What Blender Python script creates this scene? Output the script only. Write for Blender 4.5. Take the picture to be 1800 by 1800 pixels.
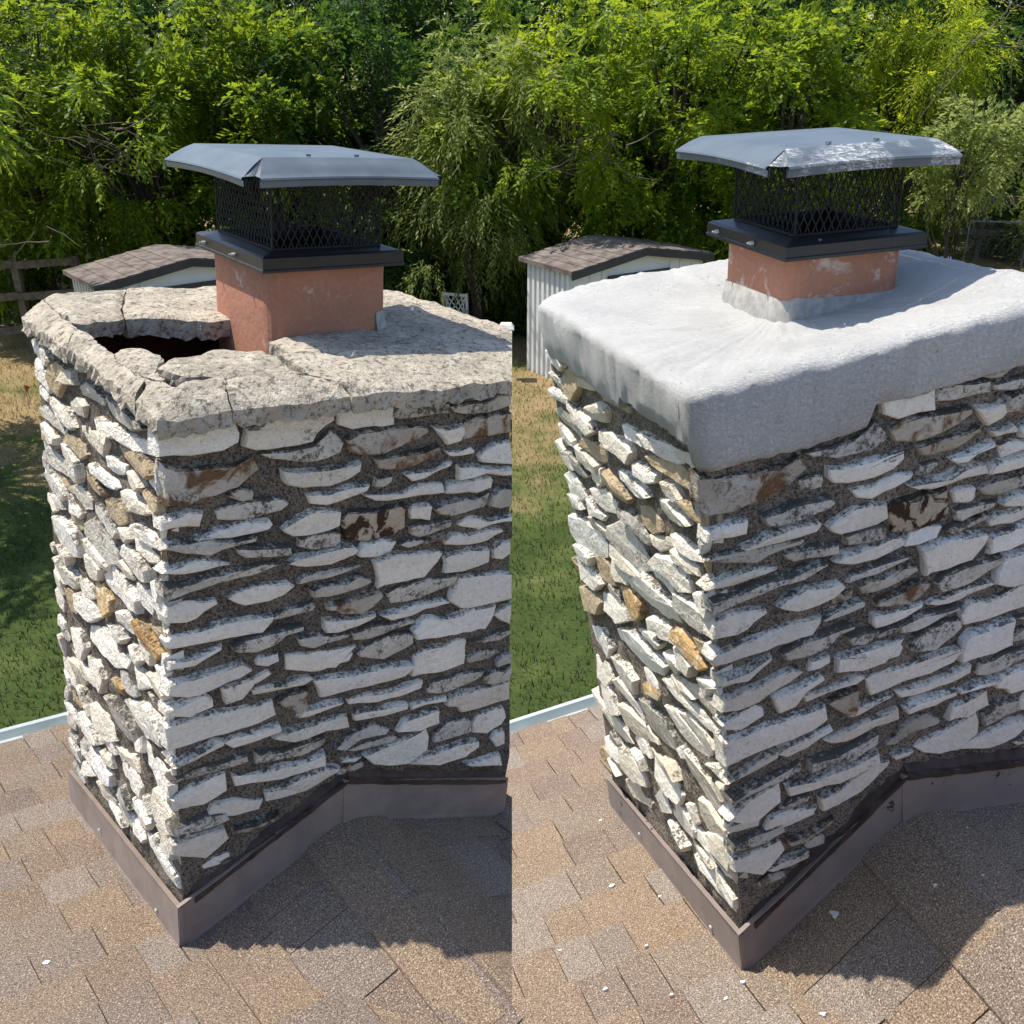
import bpy, bmesh, math, random
import numpy as np
from mathutils import Vector, Matrix, noise
from mathutils.geometry import delaunay_2d_cdt

for o in list(bpy.data.objects):
    bpy.data.objects.remove(o)
SC = bpy.context.scene
COL = SC.collection
R = math.radians

# ------------------------------------------------------------------ camera
CAMZ = 4.8                       # the photographer stands on a roof, 4.8 m above the lawn
PITCH = R(25.0)
FPX = 1720.0 / 1800.0            # focal length over picture width
cam_d = bpy.data.cameras.new('camera')
cam = bpy.data.objects.new('camera', cam_d)
COL.objects.link(cam)
cam.location = (0, 0, CAMZ)
cam.rotation_euler = (R(90) - PITCH, 0, 0)
cam_d.sensor_width = 36.0
cam_d.lens = 36.0 * FPX
cam_d.clip_start = 0.05
cam_d.clip_end = 2000
SC.camera = cam

# ------------------------------------------------------------------ sky, sun, exposure
SUN_TRAVEL = Vector((0.45, -0.15, -1.0)).normalized()
sdir = -SUN_TRAVEL
W = bpy.data.worlds.new('World')
SC.world = W
W.use_nodes = True
wn = W.node_tree
bg = wn.nodes['Background']
sky = wn.nodes.new('ShaderNodeTexSky')
sky.sky_type = 'NISHITA'
sky.sun_disc = False
sky.sun_elevation = math.asin(sdir.z)
sky.sun_rotation = math.atan2(sdir.x, sdir.y)
wn.links.new(sky.outputs[0], bg.inputs[0])
bg.inputs[1].default_value = 0.108
sun_d = bpy.data.lights.new('sun', 'SUN')
sun_d.energy = 3.2
sun_d.angle = R(0.53)
sun_d.color = (1.0, 0.915, 0.79)
sun = bpy.data.objects.new('sun', sun_d)
COL.objects.link(sun)
sun.rotation_euler = SUN_TRAVEL.to_track_quat('-Z', 'Y').to_euler()
sun.location = (-8, 4, 14)
SC.view_settings.view_transform = 'Standard'
SC.view_settings.look = 'None'
SC.view_settings.gamma = 1
SC.view_settings.exposure = 1.03
SC.view_settings.use_curve_mapping = False
SC.render.engine = 'CYCLES'
SC.cycles.max_bounces = 5
SC.cycles.diffuse_bounces = 3
SC.cycles.glossy_bounces = 2
SC.cycles.transmission_bounces = 3
SC.cycles.transparent_max_bounces = 4

# ------------------------------------------------------------------ helpers
random.seed(7)
rng = np.random.default_rng(7)
CT, ST = math.cos(PITCH), math.sin(PITCH)

def camw(v):
    """camera axes (right, down, forward) -> world axes"""
    return Vector((v[0], v[2] * CT - v[1] * ST, -v[1] * CT - v[2] * ST))

def at(px, py, Y):
    """the point of the vertical plane at distance Y that lies behind picture point px, py (1800 px picture)"""
    r = camw(((px - 900) / 1720, (py - 900) / 1720, 1))
    k = Y / r.y
    return Vector((r.x * k, Y, CAMZ + r.z * k))

def link(o, parent=None):
    COL.objects.link(o)
    if parent:
        o.parent = parent
    return o

def empty(name, loc, label=None, cat=None, group=None, rot=None):
    o = bpy.data.objects.new(name, None)
    o.empty_display_size = 0.1
    o.location = loc
    if rot:
        o.rotation_euler = rot
    link(o)
    return tag(o, label, cat, group)

def tag(o, label=None, cat=None, group=None, kind=None):
    if label: o['label'] = label
    if cat: o['category'] = cat
    if group: o['group'] = group
    if kind: o['kind'] = kind
    return o

TEXK = 1.0                       # grain size of the textures follows the size of the thing (kept in the object colour)
def mesh_obj(name, verts, faces, material, parent=None, smooth=False, loc=None):
    me = bpy.data.meshes.new(name)
    me.from_pydata([tuple(v) for v in verts], [], faces)
    me.update()
    if smooth:
        me.polygons.foreach_set('use_smooth', [True] * len(me.polygons))
    if material:
        me.materials.append(material)
    o = bpy.data.objects.new(name, me)
    o.color = (TEXK, TEXK, TEXK, 1)
    if loc is not None:
        o.location = loc
    return link(o, parent)

class MB:
    """collects boxes, tubes and strips into one mesh"""
    def __init__(s): s.v = []; s.f = []
    def add(s, vs, fs):
        b = len(s.v); s.v += [Vector(v) for v in vs]; s.f += [tuple(i + b for i in f) for f in fs]
    def box(s, lo, hi):
        x0, y0, z0 = lo; x1, y1, z1 = hi
        s.add([(x0,y0,z0),(x1,y0,z0),(x1,y1,z0),(x0,y1,z0),(x0,y0,z1),(x1,y0,z1),(x1,y1,z1),(x0,y1,z1)],
              [(0,3,2,1),(4,5,6,7),(0,1,5,4),(1,2,6,5),(2,3,7,6),(3,0,4,7)])
    def bar(s, a, b, w, h=None, up=(0, 0, 1)):
        a = Vector(a); b = Vector(b); h = h or w
        d = (b - a).normalized(); u = Vector(up)
        if abs(d.dot(u)) > 0.95: u = Vector((1, 0, 0))
        x = d.cross(u).normalized() * (w / 2); y = x.cross(d).normalized() * (h / 2)
        s.add([a-x-y, a+x-y, a+x+y, a-x+y, b-x-y, b+x-y, b+x+y, b-x+y],
              [(0,3,2,1),(4,5,6,7),(0,1,5,4),(1,2,6,5),(2,3,7,6),(3,0,4,7)])
    def tube(s, pts, rad, n=6):
        pts = [Vector(p) for p in pts]; base = len(s.v); u = Vector((0.13, 0.2, 1)).normalized()
        for i, p in enumerate(pts):
            d = (pts[min(i+1, len(pts)-1)] - pts[max(i-1, 0)]).normalized()
            x = d.cross(u)
            if x.length < 0.1: x = d.cross(Vector((1, 0, 0)))
            x.normalize(); y = x.cross(d)
            r = rad[i] if isinstance(rad, (list, tuple)) else rad
            for k in range(n):
                a = 2 * math.pi * k / n
                s.v.append(p + x * (r * math.cos(a)) + y * (r * math.sin(a)))
        for i in range(len(pts) - 1):
            for k in range(n):
                a = base + i * n + k; b = base + i * n + (k + 1) % n
                s.f.append((a, b, b + n, a + n))
        s.f.append(tuple(base + k for k in reversed(range(n))))
        s.f.append(tuple(base + (len(pts) - 1) * n + k for k in range(n)))
    def build(s, name, material, parent=None, fn=None, smooth=False):
        v = [fn(p) for p in s.v] if fn else s.v
        return mesh_obj(name, v, s.f, material, parent, smooth)

def nz(p, sc=1.0, off=0.0):
    return noise.noise(Vector((p[0] * sc + off, p[1] * sc - off * 0.7, p[2] * sc + off * 1.3)))

# ------------------------------------------------------------------ materials
class NT:
    def __init__(s, name, rough=0.8, spec=0.3):
        s.m = bpy.data.materials.new(name); s.m.use_nodes = True
        s.t = s.m.node_tree; s.b = s.t.nodes['Principled BSDF']
        s.b.inputs['Roughness'].default_value = rough
        s.b.inputs['Specular IOR Level'].default_value = spec
        s.out = s.t.nodes['Material Output']
    def n(s, typ, **kw):
        nd = s.t.nodes.new('ShaderNode' + typ)
        for k, v in kw.items():
            if k.startswith('i_'):
                key = k[2:]; key = int(key) if key.isdigit() else key.replace('_', ' ')
                s.set(nd.inputs[key], v)
            else: setattr(nd, k, v)
        return nd
    def set(s, sock, v):
        if hasattr(v, 'is_linked'): s.t.links.new(v, sock)
        elif hasattr(v, 'outputs'): s.t.links.new(v.outputs[0], sock)
        else:
            if isinstance(v, tuple) and len(v) == 3 and sock.type == 'RGBA': v = v + (1,)
            sock.default_value = v
    def coord(s, rnd=True):
        info = s.n('ObjectInfo')
        tc = s.n('VectorMath', operation='MULTIPLY', i_0=s.n('TexCoord').outputs['Object'], i_1=info.outputs['Color']).outputs[0]
        if not rnd: return tc
        mul = s.n('Math', operation='MULTIPLY', i_0=info.outputs['Random'], i_1=37.0)
        return s.n('VectorMath', operation='ADD', i_0=tc, i_1=mul.outputs[0]).outputs[0]
    def noise(s, vec, scale, detail=4, rough=0.55, dist=0.0):
        nd = s.n('TexNoise', i_Vector=vec, i_Scale=scale, i_Detail=min(detail, 4), i_Roughness=rough, i_Distortion=dist)
        return nd.outputs['Fac']
    def ramp(s, fac, stops):
        r = s.n('ValToRGB', i_Fac=fac)
        e = r.color_ramp.elements
        while len(e) < len(stops): e.new(0.5)
        for el, (p, c) in zip(e, stops):
            el.position = p
            el.color = (c, c, c, 1) if not isinstance(c, tuple) else c + (1,)
        return r.outputs['Color']
    def mix(s, fac, a, b, mode='MIX'):
        m = s.n('Mix', data_type='RGBA', blend_type=mode)
        s.set(m.inputs[0], fac); s.set(m.inputs[6], a); s.set(m.inputs[7], b)
        return m.outputs[2]
    def math(s, op, a, b=0.0, clamp=False):
        return s.n('Math', operation=op, i_0=a, i_1=b, use_clamp=clamp).outputs[0]
    def bump(s, h, strength=0.5, dist=0.005, prev=None):
        b = s.n('Bump', i_Height=h, i_Strength=strength, i_Distance=dist)
        if prev is not None: s.set(b.inputs['Normal'], prev)
        return b.outputs[0]
    def done(s, color, normal=None, rough=None):
        s.set(s.b.inputs['Base Color'], color)
        if normal is not None: s.set(s.b.inputs['Normal'], normal)
        if rough is not None: s.set(s.b.inputs['Roughness'], rough)
        return s.m

def up_mask(t, lo, hi):
    nn = t.n('NewGeometry').outputs['True Normal']
    z = t.n('SeparateXYZ', i_0=nn).outputs[2]
    return t.n('MapRange', i_0=z, i_1=lo, i_2=hi, i_3=0.0, i_4=1.0).outputs[0]

def stone_mat(name, c1, c2, lichen=(0.04, 0.038, 0.033), l_lo=0.60, l_hi=0.72, blotch=None, b_lo=0.5, b_hi=0.6, up=0.25):
    t = NT(name, 0.9, 0.2); co = t.coord()
    big = t.noise(co, 9, 3); fine = t.noise(co, 85, 4, 0.75)
    col = t.mix(t.ramp(big, [(0.35, 0.0), (0.65, 1.0)]), c1, c2)
    col = t.mix(t.math('MULTIPLY', t.ramp(fine, [(0.35, 1.0), (0.55, 0.0)]), 0.28), col, tuple(x * 0.45 for x in c1))
    if blotch:
        col = t.mix(t.ramp(t.noise(co, 26, 5, 0.6, 0.6), [(b_lo, 0.0), (b_hi, 1.0)]), col, blotch)
    # lichen: fine specks in loose patches, thickest on ledges that hold rain
    ln = t.math('ADD', t.math('MULTIPLY', t.noise(co, 120, 4, 0.8), 0.62), t.math('MULTIPLY', t.noise(co, 17, 3, 0.6), 0.42))
    um = t.math('MULTIPLY', up_mask(t, 0.25, 0.8), up)
    ln = t.math('ADD', ln, um)
    col = t.mix(t.ramp(ln, [(l_lo, 0.0), (l_hi, 0.95)]), col, lichen)
    # slow change of tint from stone to stone
    tint = t.ramp(t.n('ObjectInfo').outputs['Random'], [(0.0, (1.0, 0.98, 0.95)), (0.35, (0.93, 0.90, 0.85)), (0.6, (1.0, 1.0, 0.99)), (0.85, (0.84, 0.80, 0.73)), (1.0, (0.96, 0.97, 1.0))])
    col = t.mix(1.0, col, tint, 'MULTIPLY')
    return t.done(col, t.bump(t.noise(co, 42, 4, 0.72), 0.75, 0.012))

M = {}
M['stone_w'] = stone_mat('limestone_white', (0.86, 0.83, 0.77), (0.76, 0.73, 0.67), lichen=(0.07, 0.066, 0.058), up=.13)
M['stone_m'] = stone_mat('limestone_mottled', (0.66, 0.64, 0.59), (0.50, 0.48, 0.43), lichen=(0.07, 0.066, 0.058), l_lo=0.52, l_hi=0.62, up=.13)
M['stone_g'] = stone_mat('limestone_grey', (0.46, 0.44, 0.39), (0.60, 0.58, 0.53), l_lo=0.56, l_hi=0.68, up=.13)
M['stone_o'] = stone_mat('limestone_rusty', (0.56, 0.53, 0.48), (0.40, 0.35, 0.28), blotch=(0.17, 0.10, 0.055), b_lo=0.5, b_hi=0.62, l_lo=0.56, l_hi=0.68, up=.13)
M['stone_b'] = stone_mat('limestone_brown_spotted', (0.52, 0.46, 0.37), (0.44, 0.36, 0.26), blotch=(0.055, 0.032, 0.02), b_lo=0.47, b_hi=0.53)
M['stone_c'] = stone_mat('limestone_cream', (0.76, 0.72, 0.63), (0.64, 0.59, 0.50), l_lo=0.62, l_hi=0.75, up=0.10)
M['stone_y'] = stone_mat('limestone_tan', (0.50, 0.41, 0.28), (0.42, 0.34, 0.23), l_lo=0.6, l_hi=0.72, up=0.15)
M['stone_x'] = stone_mat('sandstone_orange', (0.55, 0.38, 0.18), (0.44, 0.26, 0.11), l_lo=0.58, l_hi=0.7, up=0.1, blotch=(0.60, 0.52, 0.38), b_lo=.5, b_hi=.62)

def mk_mortar():
    t = NT('old_mortar', 0.95, 0.1); co = t.coord(False)
    col = t.mix(t.ramp(t.noise(co, 9, 4), [(0.4, 0.0), (0.62, 1.0)]), (0.34, 0.29, 0.235), (0.22, 0.19, 0.16))
    sp = t.noise(co, 190, 4, 0.8)
    col = t.mix(t.ramp(sp, [(0.40, 1.0), (0.52, 0.0)]), col, (0.045, 0.042, 0.038))
    col = t.mix(t.ramp(sp, [(0.56, 0.0), (0.68, 0.8)]), col, (0.42, 0.38, 0.33))
    col = t.mix(t.ramp(t.noise(co, 26, 4, 0.7), [(0.54, 0.0), (0.70, 0.65)]), col, (0.05, 0.048, 0.045))
    return t.done(col, t.bump(t.noise(co, 90, 4, 0.8), 1.0, 0.014))
M['mortar'] = mk_mortar()

def mk_concrete():
    t = NT('weathered_concrete', 0.95, 0.1); co = t.coord(False)
    col = t.mix(t.ramp(t.noise(co, 6, 4), [(0.38, 0.0), (0.6, 1.0)]), (0.56, 0.50, 0.405), (0.39, 0.35, 0.285))
    col = t.mix(t.ramp(t.noise(co, 16, 7, 0.7, 0.5), [(0.5, 0.0), (0.66, 1.0)]), col, (0.60, 0.55, 0.46))
    col = t.mix(t.ramp(t.noise(co, 75, 6, 0.75), [(0.51, 0.0), (0.62, 0.8)]), col, (0.10, 0.094, 0.08))
    return t.done(col, t.bump(t.noise(co, 85, 4, 0.8), 0.8, 0.010))
M['concrete'] = mk_concrete()

def mk_paint():
    t = NT('white_crown_coat', 0.7, 0.25); co = t.coord(False)
    st = t.n('Mapping', i_Vector=co, i_Rotation=(0.3, 0.2, 0.6), i_Scale=(1, 2.6, 1.3)).outputs[0]
    br = t.noise(st, 115, 4, 0.82, 1.0)
    col = t.mix(t.ramp(t.noise(co, 7, 4), [(0.4, 0.0), (0.65, 1.0)]), (0.58, 0.585, 0.575), (0.50, 0.508, 0.50))
    col = t.mix(t.ramp(br, [(0.32, 0.45), (0.46, 0.0)]), col, (0.37, 0.37, 0.36))
    col = t.mix(t.ramp(t.noise(co, 120, 2, 0.5), [(0.70, 0.0), (0.74, 0.7)]), col, (0.22, 0.20, 0.18))
    return t.done(col, t.bump(br, 0.85, 0.009))
M['paint'] = mk_paint()

def mk_clay(splash):
    t = NT('terracotta_flue' + ('_splashed' if splash else ''), 0.85, 0.2); co = t.coord(False)
    col = t.mix(t.ramp(t.noise(co, 5, 4), [(0.35, 0.0), (0.65, 1.0)]), (0.42, 0.20, 0.13), (0.35, 0.16, 0.105))
    col = t.mix(t.math('MULTIPLY', t.ramp(t.noise(co, 90, 4), [(0.45, 0.0), (0.7, 1.0)]), 0.3), col, (0.55, 0.27, 0.17))
    lo, hi = (0.56, 0.68) if splash else (0.62, 0.74)
    sm = t.ramp(t.math('ADD', t.noise(co, 11, 4, 0.7, 0.5), t.math('MULTIPLY', t.math('SUBTRACT', t.noise(co, 90, 3), 0.5), 0.18)), [(lo, 0.0), (hi, 0.75)])
    col = t.mix(sm, col, (0.62, 0.56, 0.50))
    return t.done(col, t.bump(t.noise(co, 60, 5), 0.3, 0.004))
M['clay'] = mk_clay(False); M['clay_s'] = mk_clay(True)

def mk_metal(name, c, rough, smear=False, wear=0.0):
    t = NT(name, rough, 0.5); co = t.coord(False)
    col = t.mix(t.ramp(t.noise(co, 14, 4), [(0.35, 0.0), (0.7, 1.0)]), c, tuple(x * 0.72 for x in c))
    r = None
    if smear:
        mp = t.n('Mapping', i_Vector=co, i_Rotation=(0.4, 0.3, 0.5), i_Scale=(0.6, 2.2, 2.2)).outputs[0]
        f = t.noise(mp, 60, 4, 0.8, 2.2)
        g = t.noise(co, 10, 3)
        ny = t.n('SeparateXYZ', i_0=t.n('NewGeometry').outputs['Normal']).outputs[1]
        fr_ = t.n('MapRange', i_0=ny, i_1=-0.12, i_2=-0.35, i_3=-0.30, i_4=0.13).outputs[0]
        f = t.math('MULTIPLY', t.ramp(f, [(0.47, 0.0), (0.66, 0.9)]), t.ramp(t.math('ADD', g, fr_), [(0.56, 0.0), (0.66, 1.0)]))
        col = t.mix(f, col, (0.74, 0.75, 0.75))
        r = t.mix(f, (rough,) * 3, (0.8,) * 3)
    if wear:
        f = t.ramp(t.noise(co, 55, 7, 0.7), [(0.66, 0.0), (0.72, wear)])
        col = t.mix(f, col, (0.45, 0.45, 0.46))
    return t.done(col, t.bump(t.noise(co, 9, 3), 0.12, 0.006), r)
M['lid'] = mk_metal('painted_steel_lid', (0.105, 0.132, 0.158), 0.40)
M['lid_s'] = mk_metal('painted_steel_lid_smeared', (0.105, 0.132, 0.158), 0.40, True)
M['black'] = mk_metal('black_steel', (0.012, 0.013, 0.017), 0.4)
M['black_w'] = mk_metal('black_steel_scuffed', (0.012, 0.013, 0.017), 0.4, wear=0.6)
M['screw'] = mk_metal('zinc_screw', (0.55, 0.55, 0.55), 0.35)
M['wire'] = mk_metal('dark_wire', (0.008, 0.008, 0.009), 0.75)
M['flash'] = mk_metal('brown_flashing', (0.25, 0.20, 0.175), 0.75)

def mk_flash_stain():
    t = NT('brown_flashing_stained', 0.7, 0.25); co = t.coord(False)
    col = t.mix(t.ramp(t.noise(co, 9, 4), [(0.35, 0.0), (0.7, 1.0)]), (0.27, 0.225, 0.205), (0.21, 0.172, 0.158))
    col = t.mix(t.ramp(t.noise(co, 24, 6, 0.7), [(0.655, 0.0), (0.68, 0.9)]), col, (0.035, 0.016, 0.014))
    return t.done(col)
M['flash_s'] = mk_flash_stain()
def plain(name, c, rough=0.8, var=0.75, sc=20, spec=0.3):
    t = NT(name, rough, spec); co = t.coord(False)
    col = t.mix(t.ramp(t.noise(co, sc, 5), [(0.35, 0.0), (0.65, 1.0)]), c, tuple(x * var for x in c))
    return t.done(col, t.bump(t.noise(co, sc * 5, 4), 0.3, 0.004))
M['sealant'] = plain('brown_sealant', (0.075, 0.05, 0.042), 0.6, 0.5, 30)
M['brick'] = plain('dark_red_brick', (0.10, 0.038, 0.028), 0.95, 0.5, 14)  # dark brick lining the hollow top of the shaft
M['flue_black'] = plain('flue_black', (0.012, 0.011, 0.010), 0.95, 0.6, 14)  # near-black, so the inside of the flue reads dark
M['fillet'] = plain('grey_white_mortar', (0.40, 0.39, 0.37), 0.9, 0.7, 60)
M['gutter'] = plain('painted_aluminium', (0.56, 0.62, 0.62), 0.4, 0.85, 8)
M['chip'] = plain('white_paint_splash', (0.76, 0.76, 0.74), 0.7, 0.85, 30)
M['shedwall'] = plain('pale_shed_steel', (0.70, 0.71, 0.70), 0.6, 0.9, 3)
M['sheddark'] = plain('dark_shed_trim', (0.06, 0.058, 0.055), 0.6, 0.7, 4)
M['shedroof'] = plain('old_shed_shingle', (0.20, 0.17, 0.155), 0.95, 0.45, 6)
M['wood'] = plain('grey_fence_wood', (0.17, 0.14, 0.115), 0.95, 0.55, 12)
M['pipe'] = plain('galvanised_pipe', (0.17, 0.175, 0.175), 0.45, 0.8, 10)
M['white'] = plain('white_garden_paint', (0.72, 0.72, 0.72), 0.6, 0.85, 10)
M['red'] = plain('red_marker_flag', (0.60, 0.05, 0.03), 0.7, 0.8, 10)
M['bark'] = plain('bark', (0.075, 0.06, 0.048), 0.95, 0.5, 14)
M['twig'] = plain('bare_twig', (0.15, 0.12, 0.095), 0.95, 0.6, 14)

def mk_shingle():
    t = NT('asphalt_shingle', 0.95, 0.15); co = t.coord(False)
    rnd = t.n('ObjectInfo').outputs['Random']
    col = t.ramp(rnd, [(0.0, (0.185, 0.136, 0.100)), (0.2, (0.220, 0.164, 0.112)), (0.4, (0.180, 0.155, 0.135)),
                       (0.55, (0.240, 0.174, 0.116)), (0.75, (0.150, 0.112, 0.094)), (0.9, (0.230, 0.200, 0.172))])
    col = t.mix(t.ramp(t.noise(co, 5, 3), [(0.35, 0.0), (0.7, 0.4)]), col, (0.25, 0.19, 0.15))
    gr = t.noise(co, 330, 3, 0.65)
    col = t.mix(t.ramp(gr, [(0.36, 1.0), (0.5, 0.0)]), col, (0.07, 0.056, 0.048))
    col = t.mix(t.ramp(gr, [(0.55, 0.0), (0.68, 1.0)]), col, (0.58, 0.47, 0.36))
    return t.done(col, t.bump(gr, 0.8, 0.003))
M['shingle'] = mk_shingle()

def mk_leaf(name, dark, mid, light, trans=0.45):
    t = NT(name, 0.5, 0.25)
    geo = t.n('NewGeometry').outputs['Position']
    oi = t.n('ObjectInfo').outputs['Random']
    f = t.math('ADD', t.noise(geo, 1.1, 3), t.math('MULTIPLY', t.math('SUBTRACT', oi, 0.5), 0.16))
    f = t.math('ADD', f, t.math('MULTIPLY', t.math('SUBTRACT', t.noise(geo, 13, 2), 0.5), 0.95))
    col = t.ramp(f, [(0.30, dark), (0.52, mid), (0.74, light)])
    t.set(t.b.inputs['Base Color'], col)
    tr = t.n('BsdfTranslucent')
    tc = t.mix(0.45, col, tuple(min(1, x * 1.9) for x in light))
    t.set(tr.inputs[0], tc)
    ms = t.n('MixShader', i_0=trans, i_1=t.b, i_2=tr)
    t.t.links.new(ms.outputs[0], t.out.inputs[0])
    return t.m
M['leaf_a'] = mk_leaf('leaf_pecan', (0.018, 0.056, 0.008), (0.085, 0.170, 0.014), (0.300, 0.370, 0.022), 0.55)
M['leaf_b'] = mk_leaf('leaf_bright', (0.080, 0.150, 0.010), (0.250, 0.350, 0.018), (0.430, 0.470, 0.034), 0.6)
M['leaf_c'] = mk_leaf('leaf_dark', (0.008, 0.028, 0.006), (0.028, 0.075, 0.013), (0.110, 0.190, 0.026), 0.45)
M['leaf_d'] = mk_leaf('leaf_pale', (0.085, 0.130, 0.030), (0.190, 0.245, 0.060), (0.340, 0.380, 0.120), 0.52)

def ground_color(t, geo):
    flat = t.n('Mapping', i_Vector=geo, i_Scale=(1, 1, 0)).outputs[0]
    y = t.n('SeparateXYZ', i_0=geo).outputs[1]
    dry = t.n('MapRange', i_0=y, i_1=9.0, i_2=13.0, i_3=-0.16, i_4=0.17).outputs[0]
    f = t.math('ADD', t.noise(flat, 0.9, 4, 0.6), dry)
    col = t.ramp(f, [(0.36, (0.034, 0.064, 0.014)), (0.50, (0.080, 0.110, 0.030)), (0.60, (0.200, 0.165, 0.075)), (0.75, (0.290, 0.215, 0.115))])  # darkest green lowered to stand in for tree shade on the lawn
    return t.mix(t.ramp(t.noise(flat, 24, 4), [(0.4, 0.0), (0.7, 0.5)]), col, (0.10, 0.085, 0.05))
def mk_ground():
    t = NT('lawn_ground', 1.0, 0.05); geo = t.n('NewGeometry').outputs['Position']
    return t.done(ground_color(t, geo), t.bump(t.noise(geo, 30, 5), 0.6, 0.03))
M['ground'] = mk_ground()
def mk_grass():
    t = NT('grass_blades', 0.6, 0.3); geo = t.n('NewGeometry').outputs['Position']
    c = ground_color(t, geo); t.set(t.b.inputs['Base Color'], c)
    tr = t.n('BsdfTranslucent'); t.set(tr.inputs[0], c)
    ms = t.n('MixShader', i_0=0.35, i_1=t.b, i_2=tr); t.t.links.new(ms.outputs[0], t.out.inputs[0])
    return t.m
M['grass'] = mk_grass()

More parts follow.
